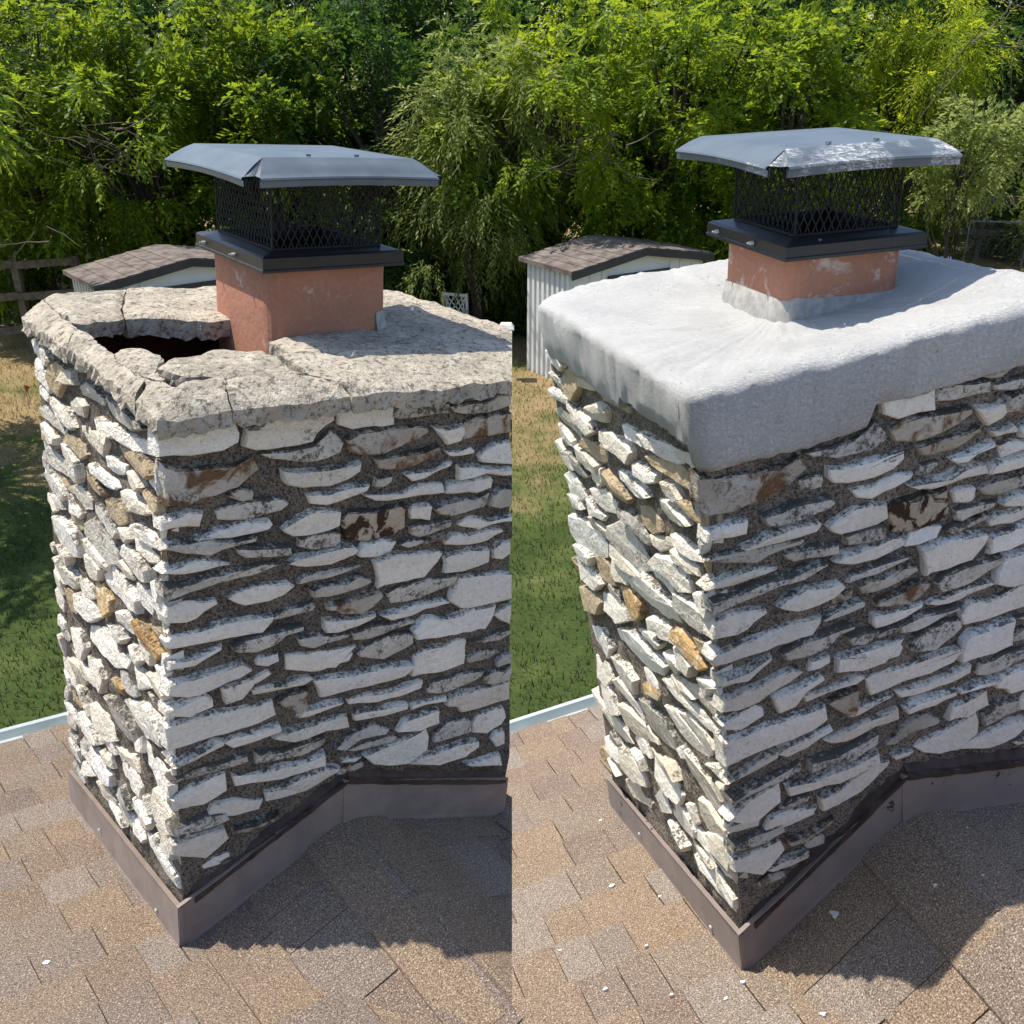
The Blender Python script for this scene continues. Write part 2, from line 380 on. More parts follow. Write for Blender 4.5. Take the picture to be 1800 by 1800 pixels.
# outlines of the stones of the shaded faces, in metres (x along the wall, height); first letter = kind of stone
SL_DATA = ('w0.099,1.209,0.124,1.224,0.147,1.225,0.185,1.222,0.224,1.214,0.223,1.205,0.195,1.201,0.139,1.204;w0.003,1.196,0.028,1.194,0.065,1.196,0.120,1.194,0.129,1.168,0.'
 '124,1.156,0.097,1.145,0.041,1.140,0.001,1.147;w0.149,1.174,0.170,1.173,0.203,1.195,0.265,1.197,0.307,1.190,0.322,1.186,0.318,1.172,0.285,1.152,0.275,1.135,0.191'
 ',1.131,0.166,1.135,0.141,1.142;o0.001,1.124,0.015,1.115,0.056,1.109,0.127,1.108,0.154,1.120,0.168,1.095,0.127,1.065,0.062,1.057,0.036,1.050,0.003,1.053,0.000,1.'
 '083;m0.172,1.124,0.226,1.122,0.285,1.126,0.312,1.152,0.323,1.145,0.341,1.123,0.334,1.108,0.304,1.097,0.239,1.101,0.195,1.111;w0.218,1.084,0.239,1.077,0.277,1.07'
 '5,0.311,1.075,0.378,1.077,0.377,1.060,0.355,1.048,0.312,1.042,0.260,1.046,0.230,1.053,0.222,1.064;w0.012,1.022,0.032,1.029,0.057,1.026,0.051,1.001,0.029,1.005,0'
 '.007,1.005;m0.088,1.025,0.122,1.027,0.166,1.030,0.215,1.026,0.227,1.015,0.213,1.005,0.162,0.999,0.116,0.999,0.095,1.005;w0.267,1.027,0.312,1.022,0.363,1.030,0.4'
 '02,1.026,0.396,1.013,0.358,1.007,0.313,1.000,0.279,1.008;w0.045,0.976,0.091,0.986,0.146,0.988,0.190,0.984,0.196,0.976,0.186,0.966,0.146,0.965,0.087,0.968,0.056,'
 '0.970;g0.012,0.974,0.061,0.970,0.118,0.961,0.162,0.958,0.155,0.950,0.118,0.948,0.071,0.941,0.026,0.952,-0.002,0.967;w0.217,0.963,0.244,0.977,0.274,0.986,0.314,0'
 '.985,0.339,0.977,0.341,0.948,0.315,0.941,0.272,0.941,0.244,0.943,0.229,0.951;m0.256,0.934,0.281,0.939,0.315,0.938,0.337,0.932,0.339,0.914,0.329,0.905,0.291,0.90'
 '7,0.254,0.917;w0.252,1.215,0.278,1.218,0.306,1.219,0.363,1.224,0.364,1.216,0.334,1.211,0.307,1.208,0.255,1.209;w0.330,1.197,0.378,1.198,0.401,1.195,0.448,1.194,'
 '0.451,1.149,0.407,1.152,0.367,1.151,0.336,1.164;w0.383,1.232,0.401,1.226,0.442,1.225,0.474,1.228,0.480,1.214,0.438,1.207,0.402,1.212;g0.522,1.220,0.553,1.223,0.'
 '575,1.220,0.654,1.217,0.655,1.206,0.608,1.189,0.583,1.189,0.542,1.206;m0.463,1.188,0.476,1.194,0.534,1.187,0.581,1.184,0.581,1.161,0.500,1.163,0.460,1.164,0.452'
 ',1.169;m0.592,1.171,0.620,1.174,0.688,1.174,0.713,1.186,0.741,1.185,0.744,1.160,0.691,1.152,0.651,1.154,0.606,1.158;g0.679,1.209,0.694,1.216,0.736,1.222,0.739,1'
 '.198,0.707,1.195,0.685,1.199;o0.353,1.129,0.374,1.139,0.438,1.138,0.490,1.138,0.533,1.135,0.537,1.122,0.504,1.106,0.436,1.093,0.390,1.095,0.365,1.102;w0.551,1.1'
 '31,0.584,1.123,0.622,1.128,0.629,1.109,0.620,1.096,0.590,1.089,0.573,1.111;o0.627,1.127,0.639,1.139,0.660,1.140,0.702,1.141,0.746,1.144,0.752,1.099,0.697,1.098,'
 '0.638,1.096,0.627,1.113;o0.416,1.079,0.437,1.082,0.479,1.080,0.533,1.083,0.562,1.090,0.568,1.076,0.529,1.063,0.503,1.053,0.448,1.054,0.429,1.059;w0.590,1.073,0.'
 '618,1.069,0.646,1.074,0.659,1.066,0.655,1.061,0.605,1.061;w0.675,1.052,0.684,1.063,0.716,1.073,0.754,1.077,0.761,1.025,0.721,1.031,0.685,1.038;w0.492,1.037,0.52'
 '2,1.035,0.559,1.036,0.591,1.048,0.602,1.046,0.597,1.038,0.559,1.031,0.540,1.023,0.513,1.020;w0.621,1.034,0.655,1.034,0.697,1.021,0.763,1.012,0.765,0.995,0.696,1'
 '.009,0.664,1.004,0.629,1.005;m0.425,1.036,0.458,1.035,0.456,1.026,0.440,1.020,0.421,1.019;w0.392,1.005,0.416,0.997,0.441,0.997,0.490,0.996,0.524,1.006,0.580,1.0'
 '04,0.587,0.981,0.525,0.984,0.481,0.984,0.452,0.982,0.428,0.988;w0.592,0.980,0.604,0.997,0.654,0.996,0.708,0.998,0.718,0.989,0.711,0.971,0.676,0.969,0.598,0.977;'
 'g0.569,0.948,0.597,0.956,0.631,0.955,0.672,0.953,0.713,0.961,0.707,0.935,0.697,0.927,0.618,0.923,0.586,0.931;g0.719,0.930,0.728,0.951,0.740,0.964,0.769,0.962,0.'
 '774,0.923,0.745,0.921;b0.346,0.960,0.359,0.971,0.417,0.963,0.463,0.967,0.487,0.972,0.491,0.917,0.466,0.903,0.409,0.902,0.359,0.913;w0.505,0.955,0.515,0.958,0.55'
 '3,0.956,0.560,0.950,0.557,0.922,0.512,0.934;m0.510,0.914,0.530,0.917,0.575,0.912,0.615,0.907,0.610,0.895,0.579,0.892,0.533,0.886,0.517,0.894;w0.633,0.896,0.663,'
 '0.908,0.685,0.906,0.721,0.887,0.761,0.887,0.777,0.895,0.779,0.879,0.756,0.881,0.722,0.882,0.697,0.877,0.649,0.887;o0.549,0.875,0.585,0.881,0.601,0.880,0.599,0.8'
 '68,0.550,0.866;w0.605,0.862,0.626,0.873,0.668,0.865,0.712,0.866,0.752,0.867,0.759,0.858,0.715,0.841,0.670,0.842,0.609,0.851;w0.386,0.874,0.401,0.895,0.437,0.896'
 ',0.476,0.887,0.461,0.866,0.422,0.865,0.391,0.870;m0.488,0.875,0.507,0.881,0.544,0.877,0.546,0.868,0.509,0.865;w0.229,0.886,0.250,0.897,0.281,0.896,0.316,0.896,0'
 '.351,0.900,0.369,0.897,0.383,0.885,0.377,0.874,0.340,0.870,0.317,0.867,0.273,0.872,0.250,0.878;m0.254,0.836,0.266,0.850,0.318,0.849,0.347,0.850,0.392,0.851,0.38'
 '7,0.842,0.353,0.837,0.318,0.835,0.260,0.832;w0.426,0.848,0.445,0.848,0.485,0.850,0.589,0.838,0.599,0.831,0.588,0.813,0.554,0.783,0.489,0.787,0.454,0.789,0.439,0'
 '.785,0.440,0.804,0.434,0.829;w0.606,0.820,0.619,0.827,0.655,0.822,0.671,0.828,0.725,0.817,0.724,0.787,0.690,0.781,0.657,0.778,0.610,0.783,0.613,0.803;w0.741,0.8'
 '10,0.751,0.823,0.787,0.821,0.791,0.792,0.768,0.783,0.746,0.793;g0.284,0.813,0.307,0.820,0.358,0.814,0.380,0.826,0.410,0.815,0.415,0.805,0.391,0.795,0.350,0.792,'
 '0.320,0.791,0.292,0.797;m0.465,0.764,0.490,0.770,0.536,0.770,0.568,0.773,0.639,0.767,0.643,0.750,0.597,0.740,0.550,0.731,0.518,0.731,0.480,0.733;w0.634,0.726,0.'
 '653,0.758,0.707,0.754,0.749,0.749,0.798,0.737,0.806,0.672,0.745,0.676,0.681,0.678,0.661,0.683,0.631,0.704;o0.320,0.772,0.334,0.769,0.379,0.770,0.412,0.776,0.437'
 ',0.774,0.446,0.763,0.426,0.746,0.400,0.735,0.359,0.743,0.321,0.760;w0.448,0.713,0.494,0.714,0.546,0.717,0.608,0.713,0.628,0.699,0.563,0.700,0.531,0.697,0.479,0.'
 '696;w0.313,0.736,0.380,0.725,0.433,0.722,0.428,0.713,0.387,0.704,0.346,0.702,0.322,0.706,0.315,0.713;m0.383,0.688,0.427,0.694,0.470,0.685,0.532,0.681,0.536,0.67'
 '3,0.481,0.669,0.446,0.666,0.418,0.663,0.386,0.669;w0.537,0.654,0.565,0.678,0.589,0.675,0.612,0.661,0.666,0.661,0.694,0.667,0.762,0.661,0.757,0.629,0.742,0.603,0'
 '.674,0.611,0.608,0.616,0.547,0.628;w0.765,0.635,0.785,0.644,0.808,0.655,0.815,0.600,0.788,0.615;m0.400,0.625,0.417,0.643,0.446,0.650,0.492,0.653,0.533,0.642,0.5'
 '37,0.620,0.516,0.610,0.465,0.598,0.408,0.616;m0.323,0.694,0.353,0.693,0.370,0.688,0.366,0.680,0.323,0.681;w0.548,0.582,0.571,0.592,0.622,0.586,0.664,0.590,0.685'
 ',0.587,0.686,0.520,0.631,0.517,0.568,0.527,0.543,0.529;m0.697,0.581,0.745,0.577,0.771,0.581,0.817,0.583,0.819,0.565,0.786,0.560,0.743,0.566;g0.696,0.534,0.731,0'
 '.541,0.774,0.534,0.794,0.523,0.758,0.513,0.703,0.518;w0.229,0.672,0.252,0.668,0.324,0.657,0.352,0.653,0.386,0.654,0.368,0.636,0.340,0.614,0.325,0.616,0.288,0.61'
 '8,0.232,0.636;w0.346,0.620,0.377,0.639,0.382,0.632,0.373,0.619;w0.296,0.592,0.326,0.593,0.386,0.580,0.438,0.579,0.502,0.574,0.539,0.566,0.541,0.559,0.517,0.537,'
 '0.453,0.537,0.388,0.543,0.327,0.543,0.312,0.543;m0.592,0.478,0.607,0.496,0.671,0.493,0.730,0.488,0.752,0.482,0.739,0.461,0.666,0.455,0.628,0.455,0.595,0.468;m0.'
 '757,0.464,0.781,0.471,0.808,0.458,0.832,0.468,0.837,0.428,0.789,0.431,0.763,0.442;w0.375,0.520,0.428,0.513,0.507,0.505,0.561,0.510,0.571,0.507,0.566,0.489,0.536'
 ',0.485,0.455,0.488,0.385,0.501;w0.653,0.427,0.667,0.440,0.755,0.426,0.838,0.422,0.845,0.365,0.781,0.367,0.697,0.377,0.683,0.397,0.652,0.410;w0.544,0.448,0.572,0'
 '.448,0.594,0.446,0.641,0.440,0.645,0.427,0.567,0.438,0.550,0.438;w0.392,0.477,0.430,0.475,0.483,0.466,0.529,0.459,0.528,0.445,0.468,0.448,0.400,0.455;w0.257,0.5'
 '12,0.270,0.525,0.328,0.525,0.360,0.520,0.357,0.514,0.328,0.511,0.281,0.507;w0.513,0.386,0.527,0.413,0.622,0.411,0.628,0.370,0.572,0.368;m0.623,0.342,0.654,0.361'
 ',0.720,0.350,0.726,0.313,0.675,0.315,0.625,0.313;w0.737,0.327,0.746,0.347,0.823,0.350,0.839,0.315,0.823,0.297,0.782,0.288,0.739,0.303;w0.800,0.258,0.807,0.276,0'
 '.835,0.272,0.843,0.231,0.819,0.231;w0.425,0.348,0.449,0.353,0.536,0.353,0.591,0.364,0.601,0.335,0.599,0.303,0.546,0.283,0.493,0.298,0.451,0.319;w0.557,0.285,0.6'
 '33,0.284,0.712,0.284,0.755,0.269,0.756,0.251,0.717,0.236,0.642,0.241,0.558,0.276;w0.719,0.214,0.761,0.207,0.828,0.203,0.836,0.167,0.745,0.196;w0.200,0.482,0.222'
 ',0.483,0.288,0.482,0.374,0.478,0.376,0.447,0.320,0.456,0.249,0.454,0.216,0.469;g0.348,0.395,0.397,0.424,0.445,0.428,0.487,0.398,0.478,0.388,0.408,0.400,0.375,0.'
 '385;m0.165,0.451,0.223,0.437,0.272,0.439,0.319,0.441,0.317,0.417,0.263,0.407,0.223,0.416,0.165,0.423;w0.112,0.413,0.133,0.398,0.223,0.393,0.277,0.391,0.321,0.39'
 '3,0.322,0.363,0.260,0.362,0.223,0.366,0.120,0.384;w0.187,0.342,0.224,0.338,0.268,0.348,0.323,0.353,0.359,0.344,0.352,0.331,0.278,0.308,0.224,0.307,0.188,0.314;w'
 '0.366,0.354,0.385,0.355,0.415,0.349,0.401,0.341,0.371,0.347;w0.004,0.917,0.023,0.927,0.061,0.927,0.109,0.913,0.105,0.909,0.059,0.909,0.028,0.907;m0.004,0.889,0.'
 '032,0.887,0.074,0.893,0.137,0.892,0.178,0.898,0.207,0.892,0.205,0.886,0.157,0.874,0.109,0.876,0.058,0.871,0.027,0.869,0.010,0.859,0.003,0.869;w0.108,0.834,0.125'
 ',0.846,0.166,0.852,0.197,0.845,0.229,0.842,0.240,0.833,0.219,0.817,0.187,0.812,0.145,0.813,0.124,0.822;m0.126,0.939,0.156,0.933,0.233,0.922,0.235,0.904,0.197,0.'
 '909,0.145,0.916,0.131,0.927;w0.008,0.846,0.027,0.850,0.051,0.842,0.081,0.837,0.082,0.828,0.057,0.821,0.045,0.811,0.025,0.807,0.003,0.813,-0.001,0.827;w0.009,0.7'
 '77,0.040,0.779,0.104,0.783,0.145,0.783,0.195,0.777,0.195,0.768,0.172,0.746,0.124,0.750,0.063,0.751,0.012,0.754,0.005,0.769;m0.115,0.729,0.145,0.738,0.187,0.738,'
 '0.226,0.739,0.262,0.739,0.262,0.727,0.231,0.726,0.204,0.709,0.166,0.704,0.130,0.710,0.119,0.717;w0.009,0.725,0.039,0.724,0.071,0.733,0.089,0.737,0.087,0.726,0.0'
 '62,0.717,0.038,0.708,0.005,0.712;w0.166,0.678,0.172,0.688,0.209,0.684,0.211,0.667,0.187,0.664,0.168,0.670;m0.199,0.772,0.230,0.782,0.283,0.783,0.289,0.777,0.286'
 ',0.766,0.239,0.766,0.206,0.765;m0.256,0.707,0.280,0.708,0.322,0.699,0.323,0.684,0.290,0.678,0.263,0.688;w0.004,0.679,0.061,0.678,0.129,0.685,0.153,0.666,0.123,0'
 '.655,0.061,0.643,0.024,0.641,-0.005,0.655;w0.091,0.638,0.123,0.638,0.155,0.640,0.187,0.650,0.195,0.635,0.157,0.622,0.135,0.600,0.101,0.599;w0.157,0.613,0.187,0.'
 '610,0.244,0.605,0.278,0.607,0.288,0.599,0.267,0.591,0.210,0.596,0.161,0.597;o0.208,0.569,0.233,0.576,0.276,0.575,0.275,0.534,0.264,0.517,0.242,0.535;w-0.002,0.6'
 '21,0.020,0.628,0.052,0.636,0.068,0.619,0.070,0.604,0.039,0.598,0.023,0.596,-0.000,0.609;w0.005,0.581,0.060,0.582,0.122,0.574,0.198,0.572,0.203,0.533,0.166,0.526'
 ',0.122,0.527,0.005,0.527;w0.093,0.503,0.114,0.510,0.213,0.506,0.218,0.492,0.159,0.484,0.117,0.483;w0.001,0.486,0.027,0.500,0.074,0.511,0.091,0.509,0.089,0.498,0'
 '.034,0.488;m0.000,0.445,0.033,0.455,0.093,0.456,0.138,0.456,0.142,0.437,0.092,0.437,0.033,0.441,0.009,0.438;w-0.005,0.399,0.024,0.420,0.092,0.430,0.094,0.383,0.'
 '047,0.368,0.015,0.376;w0.071,0.353,0.112,0.345,0.175,0.321,0.167,0.302,0.111,0.310,0.082,0.318,0.054,0.320,0.062,0.336;m0.000,0.326,0.050,0.332,0.091,0.324,0.09'
 '7,0.306,0.058,0.303,0.002,0.308;w0.007,0.286,0.053,0.285,0.088,0.284,0.098,0.254,0.048,0.223,0.008,0.260;o0.111,0.274,0.154,0.266,0.211,0.272,0.198,0.257,0.145,'
 '0.254,0.111,0.264')
SR_DATA = ('w0.102,1.234,0.126,1.246,0.147,1.246,0.183,1.241,0.218,1.231,0.217,1.223,0.192,1.221,0.140,1.227;w0.007,1.226,0.032,1.223,0.069,1.223,0.122,1.218,0.130,1.193,0.'
 '125,1.181,0.100,1.173,0.044,1.170,0.004,1.178;w0.149,1.197,0.168,1.196,0.199,1.214,0.255,1.213,0.292,1.205,0.305,1.201,0.302,1.189,0.273,1.171,0.264,1.156,0.188'
 ',1.156,0.165,1.160,0.141,1.168;o0.004,1.156,0.018,1.146,0.059,1.139,0.128,1.137,0.154,1.147,0.167,1.122,0.128,1.095,0.065,1.089,0.039,1.082,0.006,1.086,0.004,1.'
 '115;m0.170,1.150,0.220,1.147,0.273,1.148,0.296,1.170,0.306,1.164,0.321,1.143,0.316,1.130,0.290,1.121,0.232,1.127,0.192,1.137;w0.213,1.111,0.232,1.104,0.266,1.10'
 '2,0.296,1.101,0.353,1.102,0.353,1.086,0.334,1.076,0.297,1.071,0.251,1.075,0.224,1.082,0.216,1.093;w0.015,1.056,0.035,1.062,0.060,1.059,0.055,1.035,0.032,1.039,0'
 '.010,1.039;m0.090,1.058,0.124,1.059,0.165,1.062,0.210,1.057,0.221,1.047,0.208,1.038,0.161,1.033,0.118,1.033,0.097,1.039;w0.257,1.057,0.297,1.053,0.341,1.059,0.3'
 '74,1.055,0.369,1.044,0.337,1.039,0.298,1.032,0.267,1.040;w0.048,1.010,0.093,1.020,0.146,1.022,0.187,1.018,0.193,1.011,0.184,1.001,0.146,1.000,0.089,1.003,0.059,'
 '1.004;g0.014,1.008,0.063,1.005,0.119,0.996,0.161,0.994,0.154,0.986,0.119,0.984,0.073,0.977,0.029,0.987,0.001,1.002;w0.212,0.999,0.237,1.011,0.264,1.020,0.298,1.'
 '019,0.320,1.012,0.322,0.985,0.300,0.979,0.261,0.978,0.236,0.980,0.223,0.988;m0.247,0.972,0.270,0.977,0.300,0.976,0.319,0.971,0.320,0.954,0.312,0.946,0.279,0.947'
 ',0.246,0.956;w0.243,1.231,0.266,1.232,0.291,1.231,0.339,1.233,0.341,1.225,0.315,1.222,0.291,1.221,0.246,1.225;w0.312,1.211,0.353,1.210,0.371,1.206,0.411,1.202,0'
 '.413,1.163,0.377,1.167,0.344,1.168,0.317,1.181;w0.357,1.239,0.372,1.233,0.405,1.230,0.431,1.231,0.436,1.218,0.403,1.214,0.372,1.220;g0.469,1.222,0.494,1.223,0.5'
 '11,1.219,0.571,1.213,0.572,1.204,0.537,1.191,0.517,1.193,0.486,1.208;m0.422,1.197,0.433,1.201,0.479,1.193,0.516,1.188,0.516,1.169,0.452,1.173,0.420,1.176,0.414,'
 '1.181;m0.525,1.177,0.546,1.179,0.596,1.176,0.614,1.185,0.634,1.183,0.637,1.162,0.598,1.157,0.569,1.160,0.535,1.166;g0.589,1.205,0.600,1.211,0.630,1.213,0.633,1.'
 '194,0.610,1.193,0.594,1.197;o0.331,1.149,0.350,1.157,0.403,1.154,0.444,1.152,0.479,1.149,0.482,1.137,0.456,1.124,0.401,1.114,0.363,1.117,0.342,1.124;w0.493,1.14'
 '4,0.519,1.136,0.548,1.139,0.553,1.123,0.546,1.113,0.524,1.107,0.510,1.126;o0.552,1.139,0.560,1.148,0.576,1.149,0.607,1.148,0.638,1.149,0.643,1.112,0.603,1.113,0'
 '.560,1.112,0.552,1.127;o0.385,1.102,0.402,1.105,0.437,1.102,0.479,1.103,0.502,1.109,0.507,1.096,0.477,1.086,0.456,1.078,0.411,1.080,0.395,1.085;w0.524,1.094,0.5'
 '45,1.090,0.566,1.093,0.576,1.087,0.573,1.082,0.536,1.083;w0.588,1.075,0.595,1.083,0.618,1.091,0.645,1.094,0.651,1.051,0.622,1.056,0.595,1.063;w0.447,1.064,0.471'
 ',1.062,0.500,1.063,0.525,1.072,0.533,1.071,0.530,1.063,0.500,1.059,0.485,1.051,0.464,1.049;w0.548,1.060,0.574,1.060,0.605,1.048,0.652,1.040,0.654,1.027,0.604,1.'
 '039,0.580,1.035,0.554,1.035;m0.393,1.064,0.420,1.063,0.419,1.055,0.405,1.050,0.390,1.049;w0.365,1.037,0.385,1.030,0.407,1.030,0.446,1.029,0.473,1.037,0.516,1.03'
 '5,0.522,1.015,0.474,1.018,0.439,1.018,0.415,1.016,0.395,1.022;w0.526,1.014,0.535,1.029,0.573,1.028,0.613,1.029,0.620,1.022,0.616,1.006,0.589,1.005,0.531,1.011;g'
 '0.509,0.987,0.530,0.993,0.556,0.993,0.587,0.991,0.617,0.998,0.613,0.976,0.606,0.969,0.547,0.966,0.522,0.972;g0.622,0.973,0.628,0.990,0.637,1.001,0.657,0.999,0.6'
 '61,0.967,0.641,0.965;b0.326,0.996,0.338,1.006,0.387,0.999,0.424,1.002,0.443,1.007,0.448,0.959,0.428,0.947,0.380,0.944,0.338,0.953;w0.458,0.992,0.466,0.995,0.496'
 ',0.993,0.502,0.988,0.500,0.964,0.464,0.974;m0.463,0.956,0.479,0.960,0.514,0.955,0.544,0.952,0.541,0.942,0.517,0.938,0.481,0.932,0.468,0.939;w0.558,0.943,0.581,0'
 '.953,0.597,0.952,0.624,0.937,0.653,0.937,0.664,0.944,0.666,0.931,0.649,0.932,0.624,0.933,0.606,0.928,0.570,0.935;o0.494,0.924,0.522,0.929,0.534,0.928,0.533,0.91'
 '8,0.495,0.915;w0.538,0.913,0.553,0.923,0.585,0.917,0.617,0.919,0.646,0.920,0.651,0.913,0.620,0.897,0.587,0.897,0.541,0.904;w0.361,0.918,0.373,0.938,0.404,0.940,'
 '0.436,0.932,0.423,0.914,0.392,0.911,0.366,0.915;m0.445,0.922,0.461,0.928,0.490,0.924,0.491,0.917,0.462,0.913;w0.223,0.927,0.243,0.937,0.270,0.937,0.301,0.937,0.'
 '331,0.942,0.347,0.939,0.358,0.928,0.353,0.919,0.322,0.914,0.302,0.911,0.263,0.914,0.242,0.919;m0.246,0.880,0.257,0.894,0.303,0.894,0.328,0.896,0.366,0.898,0.362'
 ',0.890,0.333,0.885,0.303,0.881,0.252,0.877;w0.395,0.896,0.411,0.897,0.443,0.900,0.525,0.892,0.533,0.886,0.525,0.871,0.498,0.843,0.447,0.844,0.418,0.844,0.406,0.'
 '840,0.407,0.857,0.402,0.880;w0.539,0.877,0.549,0.883,0.576,0.880,0.588,0.885,0.627,0.878,0.627,0.853,0.602,0.847,0.578,0.843,0.542,0.846,0.544,0.862;w0.639,0.87'
 '2,0.647,0.884,0.672,0.883,0.675,0.859,0.659,0.851,0.643,0.858;g0.273,0.860,0.293,0.867,0.338,0.863,0.356,0.875,0.382,0.866,0.386,0.857,0.366,0.848,0.330,0.843,0'
 '.304,0.841,0.280,0.846;m0.428,0.822,0.448,0.829,0.485,0.831,0.510,0.835,0.564,0.832,0.568,0.818,0.533,0.808,0.496,0.797,0.471,0.796,0.440,0.796;w0.561,0.797,0.5'
 '75,0.826,0.615,0.824,0.645,0.822,0.681,0.814,0.687,0.760,0.644,0.760,0.597,0.758,0.582,0.762,0.559,0.778;o0.305,0.823,0.317,0.821,0.356,0.824,0.384,0.831,0.405,'
 '0.830,0.412,0.821,0.396,0.805,0.374,0.794,0.339,0.799,0.305,0.812;w0.414,0.776,0.451,0.780,0.493,0.785,0.541,0.785,0.557,0.774,0.507,0.770,0.482,0.767,0.440,0.7'
 '63;w0.299,0.790,0.357,0.784,0.401,0.783,0.397,0.775,0.363,0.765,0.328,0.761,0.307,0.763,0.301,0.769;m0.359,0.749,0.396,0.757,0.432,0.752,0.483,0.753,0.485,0.745'
 ',0.441,0.739,0.412,0.733,0.389,0.729,0.362,0.733;w0.487,0.729,0.508,0.752,0.527,0.750,0.545,0.740,0.586,0.743,0.606,0.750,0.656,0.748,0.653,0.721,0.642,0.698,0.'
 '592,0.701,0.542,0.701,0.495,0.706;w0.659,0.727,0.673,0.736,0.689,0.746,0.695,0.701,0.676,0.712;m0.375,0.693,0.388,0.711,0.413,0.719,0.451,0.725,0.483,0.718,0.48'
 '7,0.699,0.470,0.688,0.429,0.674,0.381,0.685;m0.307,0.751,0.334,0.752,0.349,0.749,0.345,0.741,0.308,0.740;w0.496,0.666,0.514,0.676,0.553,0.675,0.585,0.682,0.601,'
 '0.681,0.602,0.623,0.561,0.615,0.512,0.619,0.493,0.619;m0.610,0.677,0.645,0.676,0.664,0.682,0.697,0.686,0.698,0.672,0.675,0.665,0.644,0.667;g0.610,0.636,0.635,0.'
 '645,0.666,0.643,0.681,0.635,0.655,0.624,0.615,0.623;w0.224,0.724,0.244,0.722,0.309,0.717,0.333,0.716,0.363,0.718,0.347,0.701,0.323,0.679,0.310,0.679,0.277,0.678'
 ',0.226,0.691;w0.329,0.684,0.355,0.704,0.360,0.698,0.352,0.686;w0.285,0.654,0.311,0.657,0.363,0.651,0.406,0.655,0.459,0.655,0.489,0.651,0.490,0.645,0.471,0.624,0'
 '.419,0.618,0.365,0.617,0.312,0.611,0.299,0.610;m0.531,0.578,0.543,0.595,0.591,0.599,0.636,0.600,0.652,0.596,0.643,0.577,0.588,0.565,0.559,0.562,0.534,0.570;m0.6'
 '56,0.582,0.673,0.590,0.692,0.581,0.708,0.592,0.713,0.559,0.679,0.557,0.660,0.563;w0.354,0.595,0.399,0.594,0.464,0.593,0.507,0.603,0.515,0.601,0.511,0.585,0.487,'
 '0.578,0.422,0.574,0.363,0.578;w0.579,0.539,0.589,0.552,0.655,0.550,0.713,0.554,0.719,0.507,0.674,0.502,0.612,0.501,0.602,0.516,0.578,0.524;w0.494,0.547,0.516,0.'
 '549,0.534,0.550,0.569,0.549,0.573,0.538,0.512,0.540,0.499,0.538;w0.368,0.556,0.401,0.559,0.445,0.556,0.482,0.555,0.481,0.542,0.433,0.539,0.376,0.537;w0.250,0.57'
 '5,0.261,0.589,0.313,0.594,0.341,0.593,0.338,0.587,0.313,0.582,0.271,0.572;w0.470,0.487,0.481,0.513,0.556,0.522,0.561,0.487,0.517,0.478;m0.557,0.461,0.580,0.482,'
 '0.630,0.480,0.635,0.450,0.597,0.444,0.559,0.436;w0.642,0.463,0.649,0.480,0.704,0.492,0.716,0.465,0.705,0.448,0.676,0.435,0.645,0.442;w0.689,0.412,0.694,0.428,0.'
 '714,0.428,0.720,0.394,0.703,0.391;w0.397,0.442,0.418,0.449,0.489,0.461,0.532,0.477,0.540,0.453,0.539,0.424,0.498,0.399,0.454,0.405,0.420,0.419;w0.506,0.402,0.56'
 '5,0.412,0.625,0.422,0.656,0.415,0.658,0.399,0.629,0.381,0.573,0.375,0.507,0.394;w0.631,0.363,0.662,0.363,0.710,0.369,0.716,0.339,0.650,0.350;w0.197,0.540,0.218,'
 '0.543,0.278,0.550,0.353,0.556,0.356,0.527,0.306,0.529,0.242,0.519,0.212,0.529;g0.331,0.475,0.373,0.508,0.414,0.518,0.449,0.495,0.441,0.485,0.383,0.487,0.354,0.4'
 '70;m0.164,0.505,0.218,0.499,0.263,0.507,0.306,0.515,0.304,0.492,0.255,0.475,0.218,0.479,0.164,0.478;w0.113,0.460,0.133,0.449,0.219,0.457,0.268,0.462,0.307,0.470'
 ',0.308,0.442,0.252,0.432,0.219,0.430,0.121,0.433;w0.185,0.402,0.219,0.403,0.260,0.420,0.310,0.432,0.341,0.429,0.335,0.415,0.270,0.383,0.220,0.373,0.186,0.374;w0'
 '.347,0.440,0.364,0.443,0.389,0.441,0.377,0.432,0.352,0.433;w0.007,0.952,0.026,0.962,0.064,0.963,0.111,0.950,0.107,0.946,0.061,0.945,0.031,0.943;m0.007,0.925,0.0'
 '34,0.924,0.076,0.930,0.138,0.930,0.176,0.937,0.203,0.932,0.202,0.926,0.157,0.914,0.110,0.915,0.060,0.908,0.030,0.906,0.012,0.895,0.005,0.905;w0.110,0.873,0.126,'
 '0.886,0.165,0.893,0.194,0.887,0.224,0.886,0.234,0.877,0.214,0.862,0.184,0.855,0.145,0.854,0.125,0.863;m0.127,0.975,0.155,0.970,0.226,0.960,0.229,0.943,0.194,0.9'
 '48,0.145,0.953,0.132,0.964;w0.010,0.882,0.029,0.887,0.054,0.880,0.083,0.876,0.085,0.867,0.059,0.859,0.047,0.849,0.028,0.844,0.005,0.849,0.001,0.863;w0.011,0.813'
 ',0.042,0.817,0.105,0.824,0.145,0.826,0.192,0.823,0.193,0.814,0.171,0.792,0.125,0.793,0.065,0.790,0.014,0.790,0.007,0.805;m0.116,0.772,0.145,0.782,0.185,0.785,0.'
 '221,0.788,0.253,0.790,0.253,0.779,0.225,0.776,0.201,0.759,0.165,0.751,0.130,0.755,0.120,0.760;w0.011,0.762,0.041,0.762,0.073,0.773,0.091,0.778,0.088,0.767,0.064'
